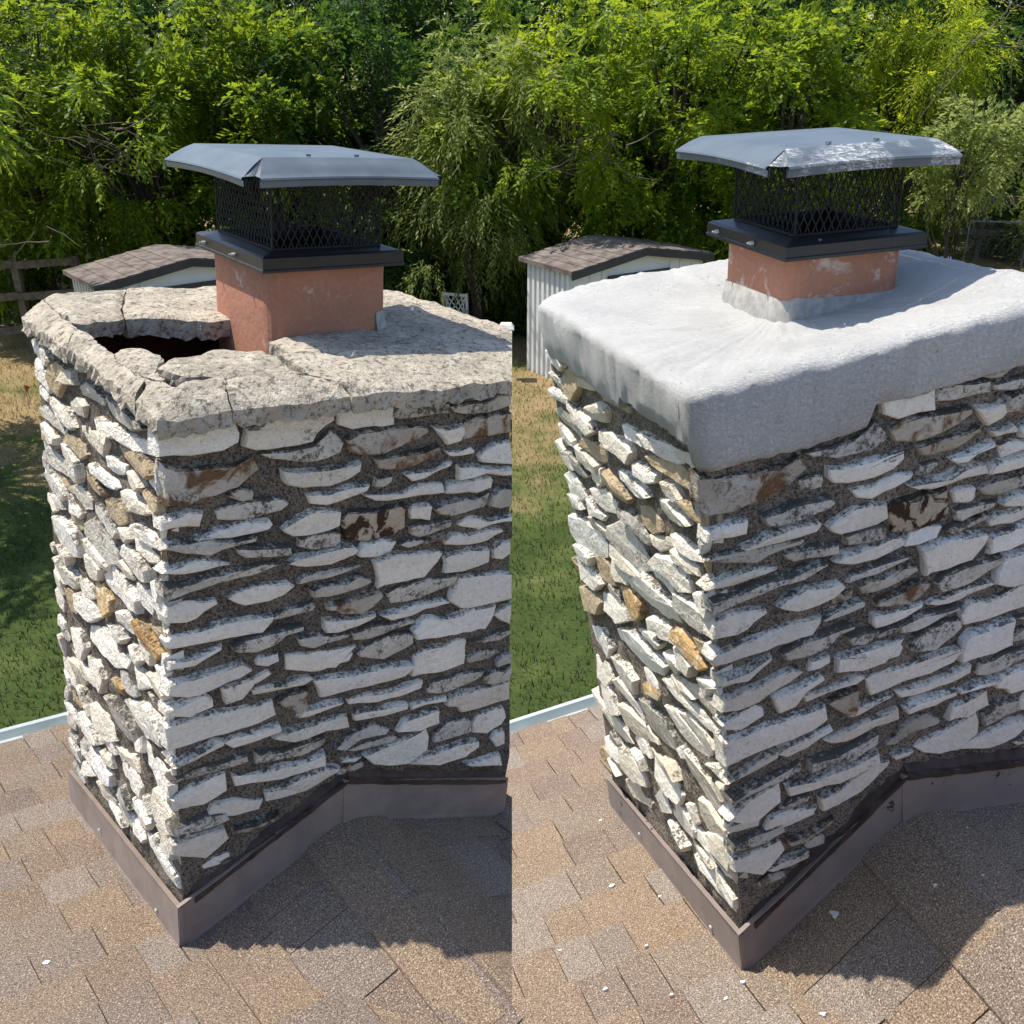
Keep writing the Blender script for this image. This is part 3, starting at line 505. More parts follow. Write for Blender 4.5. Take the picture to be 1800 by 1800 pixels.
 ',0.757,0.040,0.746,0.007,0.748;w0.165,0.725,0.171,0.736,0.205,0.735,0.207,0.718,0.185,0.714,0.167,0.718;m0.195,0.818,0.224,0.829,0.272,0.832,0.278,0.827,0.275,0'
 '.817,0.233,0.814,0.203,0.812;m0.248,0.760,0.270,0.762,0.307,0.756,0.308,0.742,0.279,0.735,0.254,0.742;w0.005,0.715,0.063,0.718,0.130,0.730,0.152,0.713,0.124,0.7'
 '00,0.063,0.684,0.026,0.678,-0.004,0.690;w0.093,0.681,0.124,0.684,0.154,0.688,0.185,0.700,0.192,0.687,0.156,0.671,0.136,0.648,0.103,0.644;w0.156,0.662,0.185,0.66'
 '2,0.237,0.662,0.268,0.667,0.277,0.660,0.258,0.650,0.206,0.651,0.160,0.647;o0.204,0.625,0.227,0.634,0.267,0.636,0.266,0.598,0.256,0.581,0.236,0.595;w-0.001,0.656'
 ',0.022,0.665,0.054,0.676,0.070,0.661,0.072,0.646,0.041,0.637,0.025,0.633,0.001,0.644;w0.006,0.617,0.061,0.622,0.123,0.621,0.196,0.626,0.199,0.590,0.165,0.578,0.'
 '122,0.575,0.005,0.562;w0.095,0.548,0.114,0.557,0.210,0.564,0.214,0.552,0.158,0.537,0.118,0.531;w0.002,0.520,0.028,0.537,0.075,0.553,0.093,0.553,0.091,0.542,0.03'
 '5,0.525;m-0.000,0.477,0.034,0.492,0.094,0.501,0.138,0.507,0.142,0.489,0.094,0.482,0.034,0.478,0.010,0.472;w-0.006,0.430,0.025,0.456,0.093,0.475,0.095,0.428,0.04'
 '8,0.405,0.015,0.409;w0.072,0.394,0.112,0.393,0.174,0.379,0.166,0.359,0.112,0.358,0.083,0.361,0.055,0.358,0.063,0.376;m-0.001,0.355,0.051,0.369,0.092,0.369,0.098'
 ',0.352,0.058,0.342,0.001,0.337;w0.006,0.315,0.054,0.322,0.089,0.328,0.099,0.300,0.048,0.258,0.007,0.288;o0.112,0.322,0.153,0.321,0.208,0.337,0.195,0.320,0.145,0'
 '.308,0.111,0.312')
# the same for the sunlit sides (y along the wall, height)
SIDE_L_DATA = ('w0.821,1.163,0.733,1.188,0.690,1.181,0.667,1.160,0.704,1.141,0.780,1.143;y0.686,1.151,0.614,1.171,0.575,1.163,0.602,1.120,0.642,1.083,0.691,1.091,0.714,1.112;w0'
 '.818,1.106,0.750,1.118,0.679,1.105,0.695,1.079,0.755,1.085,0.809,1.090;c0.575,1.160,0.511,1.175,0.493,1.147,0.542,1.137,0.598,1.132;w0.817,1.068,0.748,1.081,0.6'
 '90,1.072,0.719,1.053,0.799,1.050;w0.690,1.072,0.618,1.069,0.538,1.061,0.523,1.046,0.562,1.027,0.644,1.035,0.689,1.054;c0.554,1.098,0.494,1.122,0.432,1.118,0.446'
 ',1.089,0.507,1.079,0.559,1.081;g0.480,1.148,0.418,1.173,0.347,1.176,0.304,1.165,0.320,1.146,0.390,1.140,0.472,1.131;g0.820,1.016,0.765,1.035,0.674,1.031,0.606,1'
 '.020,0.627,0.997,0.716,0.996,0.793,1.001;w0.791,0.985,0.744,0.982,0.686,0.972,0.683,0.959,0.751,0.940,0.793,0.955;y0.609,1.008,0.537,1.020,0.445,1.025,0.444,1.0'
 '05,0.510,0.974,0.575,0.981,0.633,0.979;c0.499,1.058,0.432,1.074,0.348,1.076,0.316,1.068,0.334,1.037,0.418,1.034,0.493,1.034;w0.362,1.115,0.293,1.117,0.241,1.111'
 ',0.266,1.093,0.333,1.091;g0.302,1.174,0.217,1.177,0.118,1.185,0.055,1.183,0.047,1.178,0.124,1.153,0.224,1.143,0.287,1.147;w0.270,1.124,0.186,1.133,0.088,1.143,0'
 '.006,1.167,-0.009,1.155,0.037,1.129,0.132,1.107,0.232,1.105;y0.246,1.086,0.192,1.100,0.112,1.114,0.058,1.107,0.034,1.094,0.054,1.078,0.138,1.074,0.218,1.073;g0.'
 '801,0.912,0.722,0.932,0.650,0.923,0.611,0.909,0.646,0.891,0.738,0.887,0.801,0.889;c0.674,0.965,0.591,0.976,0.526,0.966,0.532,0.942,0.590,0.933,0.661,0.936;w0.58'
 '8,0.939,0.512,0.965,0.508,0.935,0.535,0.909,0.582,0.914;w0.421,0.997,0.353,1.006,0.264,1.005,0.244,0.998,0.280,0.979,0.349,0.973,0.408,0.977;y0.485,0.970,0.449,'
 '0.962,0.375,0.963,0.348,0.953,0.364,0.937,0.446,0.926,0.487,0.937;w0.322,1.042,0.264,1.052,0.200,1.061,0.204,1.041,0.260,1.020,0.316,1.020;c0.181,1.054,0.130,1.'
 '063,0.105,1.046,0.127,1.029,0.164,1.037;y0.115,1.042,0.049,1.054,-0.020,1.056,-0.085,1.057,-0.075,1.036,-0.016,1.024,0.053,1.026,0.107,1.032;w0.001,1.086,-0.053'
 ',1.118,-0.062,1.093,-0.064,1.078,-0.030,1.068,-0.006,1.076;w0.815,0.848,0.749,0.877,0.683,0.866,0.645,0.845,0.684,0.816,0.763,0.813;w0.781,0.806,0.698,0.820,0.6'
 '74,0.799,0.744,0.775;w0.597,0.886,0.514,0.911,0.452,0.903,0.459,0.873,0.516,0.856,0.569,0.863;w0.629,0.852,0.588,0.845,0.520,0.844,0.538,0.825,0.612,0.813;y0.32'
 '0,0.949,0.261,0.967,0.210,0.958,0.203,0.937,0.250,0.912,0.305,0.915;c0.211,1.006,0.158,1.016,0.082,1.015,0.065,1.008,0.095,0.991,0.165,0.976,0.210,0.982;g0.427,'
 '0.902,0.362,0.917,0.295,0.909,0.254,0.896,0.280,0.874,0.348,0.876,0.419,0.884;w0.786,0.743,0.683,0.772,0.580,0.774,0.542,0.761,0.553,0.722,0.651,0.678,0.745,0.6'
 '73,0.803,0.693;g0.511,0.825,0.436,0.867,0.352,0.859,0.287,0.841,0.282,0.812,0.346,0.782,0.443,0.788,0.512,0.797;w0.160,0.950,0.099,0.967,0.045,0.963,0.019,0.951'
 ',0.057,0.939,0.124,0.933;w0.021,1.000,-0.032,1.014,-0.071,1.005,-0.070,0.996,-0.018,0.973,0.016,0.975;w0.780,0.665,0.709,0.689,0.632,0.692,0.658,0.657,0.740,0.6'
 '38;c0.508,0.787,0.443,0.788,0.346,0.782,0.349,0.770,0.426,0.751,0.503,0.755;c0.262,0.907,0.184,0.931,0.166,0.919,0.212,0.889,0.244,0.890;w0.236,0.879,0.150,0.89'
 '7,0.084,0.885,0.079,0.859,0.130,0.839,0.200,0.845,0.264,0.846;c0.166,0.919,0.105,0.932,0.040,0.933,0.033,0.918,0.082,0.900,0.150,0.897;y0.028,0.952,-0.025,0.963'
 ',-0.099,0.971,-0.106,0.966,-0.064,0.941,-0.004,0.935;w0.773,0.636,0.727,0.631,0.630,0.651,0.589,0.640,0.646,0.594,0.743,0.580;c0.520,0.742,0.449,0.763,0.401,0.7'
 '51,0.423,0.713,0.493,0.691,0.523,0.706;w0.404,0.739,0.333,0.788,0.242,0.789,0.148,0.790,0.154,0.756,0.221,0.732,0.312,0.723,0.396,0.720;y0.769,0.548,0.679,0.584'
 ',0.605,0.583,0.634,0.531,0.720,0.500,0.745,0.520;w0.614,0.603,0.536,0.629,0.454,0.635,0.440,0.613,0.510,0.570,0.596,0.563;x0.481,0.685,0.410,0.714,0.353,0.697,0'
 '.346,0.673,0.390,0.639,0.451,0.648;w0.163,0.823,0.091,0.838,0.017,0.837,0.011,0.816,0.052,0.785,0.120,0.779,0.169,0.784;w0.068,0.869,0.000,0.902,-0.041,0.890,-0'
 '.065,0.880,-0.010,0.847,0.043,0.848;c0.007,0.917,-0.046,0.933,-0.078,0.927,-0.068,0.903,-0.026,0.900;w0.736,0.446,0.632,0.488,0.579,0.465,0.624,0.407,0.701,0.40'
 '4;w0.530,0.548,0.439,0.590,0.338,0.598,0.244,0.605,0.263,0.567,0.339,0.533,0.442,0.522,0.523,0.521;w0.306,0.693,0.246,0.714,0.181,0.716,0.186,0.687,0.243,0.672,'
 '0.300,0.669;x0.184,0.730,0.145,0.745,0.098,0.730,0.043,0.716,0.065,0.693,0.122,0.701,0.182,0.710;y0.094,0.758,0.025,0.780,-0.054,0.781,-0.103,0.777,-0.067,0.746'
 ',0.004,0.733,0.068,0.737;w0.010,0.827,-0.052,0.836,-0.091,0.821,-0.072,0.791,-0.021,0.791,0.013,0.801;w0.394,0.619,0.315,0.650,0.259,0.647,0.286,0.621,0.347,0.6'
 '10;w0.250,0.636,0.181,0.658,0.151,0.648,0.200,0.609,0.243,0.612;c0.186,0.687,0.143,0.700,0.094,0.691,0.109,0.657,0.162,0.647;c0.729,0.362,0.646,0.382,0.607,0.35'
 '7,0.651,0.304,0.715,0.301;w0.585,0.442,0.495,0.468,0.431,0.455,0.456,0.403,0.541,0.390;c0.224,0.595,0.157,0.613,0.096,0.612,0.187,0.556;w0.077,0.676,0.009,0.696'
 ',-0.044,0.698,0.054,0.638;w0.704,0.291,0.637,0.320,0.604,0.299,0.574,0.272,0.621,0.236,0.686,0.237;w0.708,0.205,0.619,0.243,0.545,0.238,0.513,0.219,0.570,0.187,'
 '0.663,0.173;c0.564,0.313,0.486,0.339,0.406,0.341,0.380,0.309,0.431,0.274,0.526,0.268;x0.387,0.480,0.329,0.509,0.290,0.503,0.304,0.479,0.370,0.459;g0.423,0.416,0'
 '.377,0.429,0.281,0.443,0.235,0.427,0.232,0.388,0.285,0.368,0.370,0.359;w0.273,0.488,0.211,0.512,0.139,0.505,0.063,0.495,0.074,0.478,0.147,0.457,0.219,0.463;w0.2'
 '11,0.512,0.141,0.547,0.072,0.549,0.034,0.529,0.055,0.496,0.115,0.488;c0.147,0.622,0.092,0.646,0.026,0.655,-0.012,0.649,0.015,0.618,0.080,0.613;g0.034,0.655,-0.0'
 '15,0.672,-0.058,0.652,-0.048,0.628,-0.002,0.624;w-0.021,0.722,-0.066,0.733,-0.097,0.723,-0.061,0.679,-0.024,0.686;c0.072,0.549,0.025,0.540,-0.046,0.548,-0.078,0'
 '.531,-0.050,0.515,0.021,0.505;w-0.012,0.578,-0.055,0.629,-0.076,0.617,-0.066,0.558,-0.031,0.546;w0.722,0.103,0.625,0.168,0.577,0.158,0.561,0.121,0.620,0.086,0.7'
 '03,0.072;w0.596,0.157,0.510,0.180,0.442,0.170,0.438,0.138,0.503,0.109,0.576,0.111;c0.405,0.292,0.361,0.294,0.261,0.338,0.225,0.315,0.280,0.287,0.368,0.262;w0.37'
 '5,0.279,0.327,0.307,0.246,0.305,0.211,0.284,0.227,0.245,0.291,0.224,0.363,0.233;w0.230,0.400,0.186,0.440,0.173,0.404,0.204,0.388;w0.178,0.431,0.123,0.439,0.055,'
 '0.429,0.025,0.403,0.039,0.358,0.098,0.363,0.168,0.377;w0.075,0.467,0.021,0.505,-0.043,0.519,-0.079,0.500,-0.054,0.477,0.010,0.467;c0.036,0.447,0.001,0.468,-0.05'
 '3,0.472,-0.070,0.452,-0.041,0.430,0.015,0.425;w-0.014,0.394,-0.049,0.431,-0.085,0.413,-0.098,0.395,-0.058,0.372,-0.010,0.363;c0.128,0.340,0.082,0.355,0.017,0.33'
 '6,-0.003,0.298,0.042,0.271,0.102,0.274,0.130,0.298;w0.284,0.208,0.218,0.241,0.154,0.227,0.168,0.194,0.241,0.163,0.296,0.164;c0.114,0.254,0.055,0.301,-0.022,0.32'
 '8,-0.077,0.330,-0.083,0.316,-0.015,0.257,0.072,0.236;w0.305,0.147,0.264,0.145,0.216,0.133,0.224,0.116,0.281,0.102;w0.190,0.177,0.141,0.189,0.078,0.188,0.128,0.1'
 '52,0.176,0.144;w0.133,0.212,0.094,0.202,0.027,0.179,-0.047,0.178,-0.011,0.151,0.066,0.146,0.125,0.170;c-0.013,0.240,-0.055,0.262,-0.102,0.268,-0.084,0.237,-0.03'
 '5,0.219;c0.573,0.070,0.504,0.101,0.422,0.103,0.440,0.071,0.530,0.040;g0.359,0.196,0.317,0.193,0.290,0.169,0.338,0.138,0.390,0.150;g0.088,0.249,0.025,0.269,-0.00'
 '6,0.255,0.013,0.228,0.074,0.218;c0.712,0.041,0.652,0.063,0.616,0.052,0.678,0.013,0.722,0.001;w0.199,0.272,0.162,0.294,0.140,0.259,0.162,0.237;c0.517,0.205,0.441'
 ',0.228,0.425,0.200,0.475,0.182;g0.649,0.176,0.602,0.159,0.637,0.123,0.689,0.125;w0.473,0.291,0.405,0.292,0.389,0.264,0.439,0.241,0.495,0.249')
SIDE_R_DATA = ('w0.806,1.176,0.713,1.202,0.670,1.196,0.649,1.176,0.687,1.155,0.765,1.156;y0.668,1.166,0.593,1.187,0.555,1.180,0.585,1.137,0.628,1.099,0.678,1.105,0.700,1.126;w0'
 '.807,1.118,0.736,1.132,0.664,1.120,0.683,1.093,0.743,1.098,0.799,1.102;c0.556,1.177,0.491,1.193,0.474,1.166,0.524,1.154,0.581,1.148;w0.809,1.079,0.737,1.094,0.6'
 '78,1.087,0.709,1.067,0.792,1.062;w0.678,1.087,0.605,1.085,0.524,1.079,0.509,1.064,0.550,1.044,0.633,1.050,0.678,1.068;c0.538,1.115,0.476,1.141,0.415,1.138,0.431'
 ',1.109,0.491,1.097,0.544,1.098;g0.461,1.167,0.398,1.192,0.328,1.196,0.288,1.186,0.303,1.168,0.373,1.160,0.454,1.150;g0.816,1.026,0.757,1.047,0.664,1.045,0.595,1'
 '.036,0.618,1.012,0.710,1.009,0.789,1.012;w0.788,0.995,0.740,0.993,0.681,0.985,0.678,0.972,0.750,0.950,0.793,0.964;y0.599,1.023,0.525,1.038,0.433,1.045,0.433,1.0'
 '25,0.501,0.992,0.567,0.997,0.625,0.993;c0.485,1.077,0.417,1.094,0.334,1.099,0.303,1.091,0.322,1.060,0.405,1.055,0.480,1.053;w0.346,1.137,0.279,1.140,0.229,1.135'
 ',0.253,1.117,0.319,1.113;g0.285,1.196,0.203,1.199,0.108,1.209,0.048,1.209,0.041,1.203,0.114,1.178,0.211,1.167,0.271,1.169;w0.256,1.148,0.174,1.158,0.081,1.169,0'
 '.002,1.193,-0.012,1.183,0.033,1.157,0.124,1.133,0.220,1.129;y0.235,1.110,0.181,1.125,0.104,1.140,0.053,1.135,0.030,1.123,0.050,1.107,0.130,1.101,0.207,1.098;g0.'
 '804,0.919,0.721,0.943,0.647,0.936,0.608,0.922,0.644,0.903,0.740,0.895,0.806,0.895;c0.668,0.978,0.583,0.992,0.517,0.984,0.525,0.959,0.584,0.948,0.657,0.949;w0.58'
 '2,0.954,0.504,0.983,0.501,0.953,0.530,0.925,0.577,0.929;w0.410,1.018,0.343,1.029,0.255,1.030,0.235,1.023,0.272,1.004,0.340,0.995,0.398,0.997;y0.476,0.988,0.440,'
 '0.981,0.366,0.985,0.340,0.976,0.356,0.959,0.439,0.946,0.480,0.955;w0.310,1.065,0.253,1.076,0.190,1.087,0.195,1.067,0.251,1.045,0.305,1.043;c0.172,1.080,0.123,1.'
 '091,0.099,1.074,0.121,1.057,0.157,1.064;y0.109,1.070,0.046,1.084,-0.020,1.087,-0.081,1.090,-0.071,1.069,-0.015,1.056,0.050,1.056,0.102,1.060;w-0.001,1.115,-0.05'
 '2,1.148,-0.060,1.124,-0.061,1.109,-0.030,1.099,-0.007,1.106;w0.824,0.852,0.752,0.885,0.685,0.875,0.647,0.856,0.689,0.824,0.772,0.817;w0.791,0.809,0.704,0.827,0.'
 '680,0.807,0.754,0.778;w0.594,0.900,0.509,0.928,0.446,0.922,0.455,0.891,0.514,0.872,0.567,0.877;w0.629,0.863,0.588,0.857,0.518,0.859,0.538,0.839,0.614,0.823;y0.3'
 '13,0.972,0.253,0.992,0.204,0.985,0.198,0.964,0.246,0.938,0.299,0.938;c0.203,1.032,0.152,1.044,0.079,1.044,0.062,1.038,0.092,1.021,0.160,1.004,0.203,1.009;g0.421'
 ',0.922,0.356,0.939,0.290,0.933,0.249,0.921,0.276,0.899,0.344,0.898,0.414,0.904;w0.802,0.743,0.691,0.778,0.584,0.784,0.546,0.772,0.559,0.731,0.665,0.680,0.763,0.'
 '671,0.824,0.688;g0.511,0.840,0.432,0.885,0.349,0.880,0.285,0.864,0.281,0.835,0.346,0.802,0.443,0.804,0.513,0.810;w0.156,0.978,0.097,0.996,0.044,0.994,0.021,0.98'
 '4,0.057,0.970,0.121,0.962;w0.021,1.031,-0.029,1.046,-0.067,1.039,-0.065,1.030,-0.015,1.006,0.017,1.007;w0.801,0.659,0.724,0.689,0.644,0.696,0.673,0.657,0.761,0.'
 '633;c0.510,0.801,0.443,0.804,0.346,0.802,0.349,0.790,0.429,0.766,0.506,0.768;c0.257,0.932,0.180,0.958,0.162,0.947,0.209,0.916,0.240,0.916;w0.232,0.905,0.148,0.9'
 '26,0.084,0.915,0.080,0.890,0.130,0.868,0.198,0.872,0.262,0.870;c0.162,0.947,0.103,0.962,0.041,0.965,0.035,0.950,0.082,0.931,0.148,0.926;y0.029,0.984,-0.022,0.99'
 '6,-0.092,1.006,-0.099,1.002,-0.058,0.976,-0.002,0.969;w0.796,0.629,0.747,0.627,0.644,0.653,0.603,0.642,0.665,0.591,0.768,0.570;c0.524,0.754,0.451,0.778,0.403,0.'
 '768,0.427,0.728,0.500,0.702,0.529,0.716;w0.407,0.755,0.333,0.809,0.243,0.813,0.150,0.818,0.156,0.784,0.223,0.756,0.315,0.743,0.400,0.736;y0.799,0.534,0.700,0.57'
 '9,0.623,0.581,0.657,0.524,0.750,0.485,0.776,0.505;w0.631,0.603,0.548,0.634,0.464,0.644,0.450,0.621,0.525,0.573,0.615,0.560;x0.488,0.696,0.414,0.729,0.357,0.714,'
 '0.351,0.689,0.398,0.651,0.460,0.658;w0.163,0.851,0.093,0.869,0.022,0.870,0.016,0.850,0.057,0.817,0.123,0.808,0.171,0.811;w0.069,0.900,0.003,0.935,-0.036,0.925,-'
 '0.058,0.915,-0.005,0.881,0.046,0.880;c0.009,0.950,-0.042,0.968,-0.072,0.962,-0.061,0.939,-0.021,0.935;w0.771,0.425,0.657,0.477,0.603,0.455,0.654,0.390,0.737,0.3'
 '82;w0.546,0.548,0.450,0.597,0.347,0.611,0.252,0.624,0.272,0.583,0.351,0.543,0.457,0.526,0.541,0.519;w0.311,0.712,0.249,0.736,0.185,0.741,0.191,0.711,0.248,0.693'
 ',0.305,0.688;x0.187,0.756,0.149,0.773,0.103,0.759,0.050,0.747,0.072,0.723,0.128,0.729,0.186,0.735;y0.098,0.787,0.031,0.813,-0.045,0.817,-0.092,0.814,-0.057,0.78'
 '2,0.012,0.766,0.074,0.767;w0.015,0.860,-0.044,0.872,-0.082,0.858,-0.062,0.828,-0.014,0.826,0.019,0.834;w0.403,0.631,0.322,0.667,0.265,0.667,0.294,0.638,0.356,0.'
 '623;w0.256,0.655,0.187,0.682,0.158,0.673,0.208,0.630,0.251,0.631;c0.191,0.711,0.148,0.727,0.101,0.720,0.116,0.684,0.168,0.672;c0.770,0.332,0.679,0.361,0.640,0.3'
 '36,0.691,0.274,0.759,0.266;w0.611,0.431,0.515,0.464,0.450,0.455,0.479,0.396,0.568,0.377;c0.232,0.614,0.165,0.636,0.105,0.638,0.197,0.575;w0.084,0.705,0.018,0.72'
 '8,-0.034,0.733,0.063,0.667;w0.749,0.256,0.675,0.292,0.641,0.272,0.610,0.245,0.663,0.201,0.733,0.197;w0.760,0.159,0.660,0.209,0.582,0.209,0.550,0.190,0.612,0.150'
 ',0.713,0.126;c0.597,0.290,0.513,0.325,0.430,0.332,0.404,0.300,0.460,0.258,0.560,0.244;x0.403,0.483,0.342,0.519,0.302,0.514,0.318,0.488,0.387,0.462;g0.443,0.413,'
 '0.395,0.430,0.296,0.451,0.250,0.437,0.249,0.396,0.304,0.370,0.391,0.355;w0.286,0.500,0.222,0.529,0.151,0.525,0.076,0.518,0.087,0.500,0.160,0.474,0.233,0.475;w0.'
 '222,0.529,0.152,0.568,0.084,0.575,0.047,0.556,0.068,0.520,0.128,0.508;c0.155,0.646,0.100,0.674,0.035,0.686,-0.002,0.681,0.025,0.649,0.089,0.640;g0.043,0.685,-0.'
 '005,0.705,-0.046,0.687,-0.035,0.662,0.009,0.656;w-0.012,0.756,-0.056,0.769,-0.085,0.760,-0.049,0.715,-0.014,0.720;c0.084,0.575,0.037,0.567,-0.032,0.580,-0.063,0'
 '.564,-0.035,0.546,0.034,0.532;w0.001,0.609,-0.043,0.663,-0.062,0.652,-0.052,0.591,-0.017,0.577;w0.783,0.041,0.673,0.123,0.621,0.117,0.607,0.077,0.673,0.031,0.76'
 '5,0.007;w0.642,0.114,0.549,0.147,0.478,0.141,0.474,0.107,0.545,0.068,0.623,0.063;c0.432,0.279,0.386,0.285,0.280,0.339,0.245,0.318,0.302,0.283,0.394,0.250;w0.401'
 ',0.268,0.350,0.301,0.267,0.305,0.232,0.284,0.250,0.241,0.317,0.214,0.391,0.217;w0.247,0.408,0.200,0.454,0.189,0.416,0.220,0.397;w0.193,0.444,0.137,0.457,0.071,0'
 '.450,0.042,0.424,0.057,0.376,0.116,0.377,0.185,0.388;w0.089,0.489,0.034,0.532,-0.029,0.550,-0.062,0.532,-0.038,0.506,0.024,0.493;c0.051,0.471,0.016,0.494,-0.037'
 ',0.501,-0.053,0.482,-0.024,0.457,0.031,0.449;w0.003,0.418,-0.032,0.459,-0.067,0.442,-0.079,0.424,-0.040,0.398,0.008,0.384;c0.146,0.351,0.100,0.370,0.036,0.354,0'
 '.017,0.315,0.062,0.283,0.122,0.282,0.149,0.306;w0.310,0.196,0.241,0.238,0.176,0.227,0.192,0.190,0.268,0.151,0.325,0.147;c0.135,0.259,0.074,0.314,-0.003,0.349,-0'
 '.057,0.354,-0.063,0.340,0.006,0.272,0.093,0.243;w0.335,0.127,0.292,0.129,0.243,0.120,0.252,0.100,0.313,0.080;w0.215,0.170,0.164,0.187,0.101,0.191,0.153,0.147,0.'
 '202,0.135;w0.156,0.212,0.117,0.204,0.050,0.186,-0.023,0.190,0.012,0.158,0.090,0.146,0.149,0.167;c0.009,0.254,-0.034,0.280,-0.080,0.291,-0.061,0.256,-0.013,0.233'
 ';c0.623,0.017,0.547,0.059,0.460,0.068,0.481,0.031,0.579,-0.013;g0.389,0.177,0.345,0.178,0.319,0.153,0.370,0.115,0.424,0.124;g0.109,0.256,0.045,0.283,0.015,0.270'
 ',0.035,0.239,0.096,0.224;c0.777,-0.029,0.709,0.002,0.671,-0.008,0.742,-0.058,0.791,-0.076;w0.220,0.273,0.182,0.299,0.161,0.263,0.184,0.237;c0.554,0.175,0.473,0.'
 '206,0.457,0.176,0.511,0.152;g0.698,0.131,0.648,0.116,0.688,0.073,0.745,0.070;w0.503,0.273,0.432,0.279,0.416,0.250,0.469,0.221,0.528,0.225')
# ------------------------------------------------------------------ the two roof frames
class Frame:
    """local metres of one chimney (x along its shaded face, y along its sunlit side, z up the shaft) -> world"""
    def __init__(s, ax, t, k):
        s.M = [[k * c for c in r] for r in ax]; s.t = [k * c for c in t]
        s.o = Vector((0, 0, CAMZ)) + camw(s.t)
        A = [camw([s.M[r][c] for r in range(3)]) for c in range(3)]
        s.A = A
        s.mat = Matrix((A[0], A[1], A[2])).transposed()
        s.inv = s.mat.inverted()
    def rel(s, p): return s.mat @ Vector(p)
    def pt(s, p): return s.o + s.rel(p)
    def local(s, w): return s.inv @ (Vector(w) - s.o)
    def pix(s, p):
        d = s.pt(p) - Vector((0, 0, CAMZ))
        zc = d.y * CT - d.z * ST; yc = -d.y * ST - d.z * CT
        return 900 + 1720 * d.x / max(zc, .05), 900 + 1720 * yc / max(zc, .05)
KL, KR = 0.60, 1.26            # the left chimney stands on the higher, nearer roof
FL = Frame([[0.795, -0.6138, 0.101], [-0.1587, -0.3283, -0.914], [0.5855, 0.718, -0.393]], [-0.7195, 0.9442, 2.1498], KL)
FR = Frame([[0.9465, -0.2799, -0.1586], [-0.2637, -0.3747, -0.8821], [0.186, 0.8839, -0.4435]], [0.4948, 0.9602, 2.0768], KR)
# cap frames: same idea, origin at the near lower corner of the cap's base band
ML, MR = 1.035, 1.03
CL = Frame([[0.804, -0.591, 0.063], [-0.195, -0.347, -0.917], [0.561, 0.728, -0.393]], [-0.496, -0.476, 1.95], KL * ML)
CR = Frame([[0.956, -0.291, -0.052], [-0.156, -0.405, -0.899], [0.250, 0.867, -0.434]], [0.472, -0.432, 1.687], KR * MR)
DIM = dict(
    L=dict(D=0.84, W=0.861, sl=0.2215, h=0.184, fh=0.117, px=0.382, sr=0.40, eave=1.45),
    R=dict(D=0.80, W=0.73, sl=0.2948, h=0.272, fh=0.114, px=0.373, sr=0.27, eave=1.535))

# ------------------------------------------------------------------ ground
gm = MB()
gx = [-400, -60, -20, -8, 0, 8, 20, 60, 400]; gy = [-40, 2, 6, 10, 14, 18, 26, 60, 700]
for y in gy:
    for x in gx: gm.v.append(Vector((x, y, 0)))
n = len(gx)
for j in range(len(gy) - 1):
    for i in range(n - 1): gm.f.append((j*n+i, j*n+i+1, (j+1)*n+i+1, (j+1)*n+i))
tag(gm.build('lawn', M['ground']), 'dry and green lawn behind the house', 'lawn', kind='structure')

def grass():
    N = 90000
    x = rng.uniform(-9.5, 3.5, N); y = 5.0 + 12.5 * rng.random(N) ** 1.25
    dens = 0.5 + 0.5 * np.sin(x * 2.1 + np.sin(y * 1.7)) * np.sin(y * 2.3 + np.sin(x * 1.3))
    keep = rng.random(N) < 0.35 + 0.65 * dens
    # only what the gaps beside the chimneys can show, with a margin
    u = x / y
    keep &= ((u > -0.66) & (u < -0.38)) | ((u > -0.10) & (u < 0.20))
    x = x[keep]; y = y[keep]; N = len(x)
    h = rng.uniform(0.03, 0.085, N); a = rng.uniform(0, 2 * np.pi, N); w = rng.uniform(0.004, 0.008, N)
    lean = rng.uniform(0.0, 0.06, N); b = rng.uniform(0, 2 * np.pi, N)
    v = np.zeros((N, 3, 3))
    v[:, 0] = np.stack([x - w * np.cos(a), y - w * np.sin(a), np.zeros(N)], 1)
    v[:, 1] = np.stack([x + w * np.cos(a), y + w * np.sin(a), np.zeros(N)], 1)
    v[:, 2] = np.stack([x + lean * np.cos(b), y + lean * np.sin(b), h], 1)
    me = np_mesh('lawn_grass', v.reshape(-1, 3), np.arange(3 * N).reshape(-1, 3))
    me.materials.append(M['grass'])
    tag(link(bpy.data.objects.new('lawn_grass', me)), 'short grass blades of the lawn below the roof', 'grass', kind='stuff')

def np_mesh(name, v, f):
    me = bpy.data.meshes.new(name); k = f.shape[1]
    me.vertices.add(len(v)); me.vertices.foreach_set('co', np.asarray(v, np.float32).ravel())
    me.loops.add(f.size); me.loops.foreach_set('vertex_index', f.astype(np.int32).ravel())
    me.polygons.add(len(f)); me.polygons.foreach_set('loop_start', (np.arange(len(f)) * k).astype(np.int32))
    me.update(calc_edges=True); me.validate()
    return me
grass()

# ------------------------------------------------------------------ roofs
def crk(d, x):
    """height of the cricket (the little saddle roof at the chimney's uphill face)"""
    return d['h'] - (d['h'] / d['px'] * (d['px'] - x) if x < d['px'] else d['sr'] * (x - d['px']))

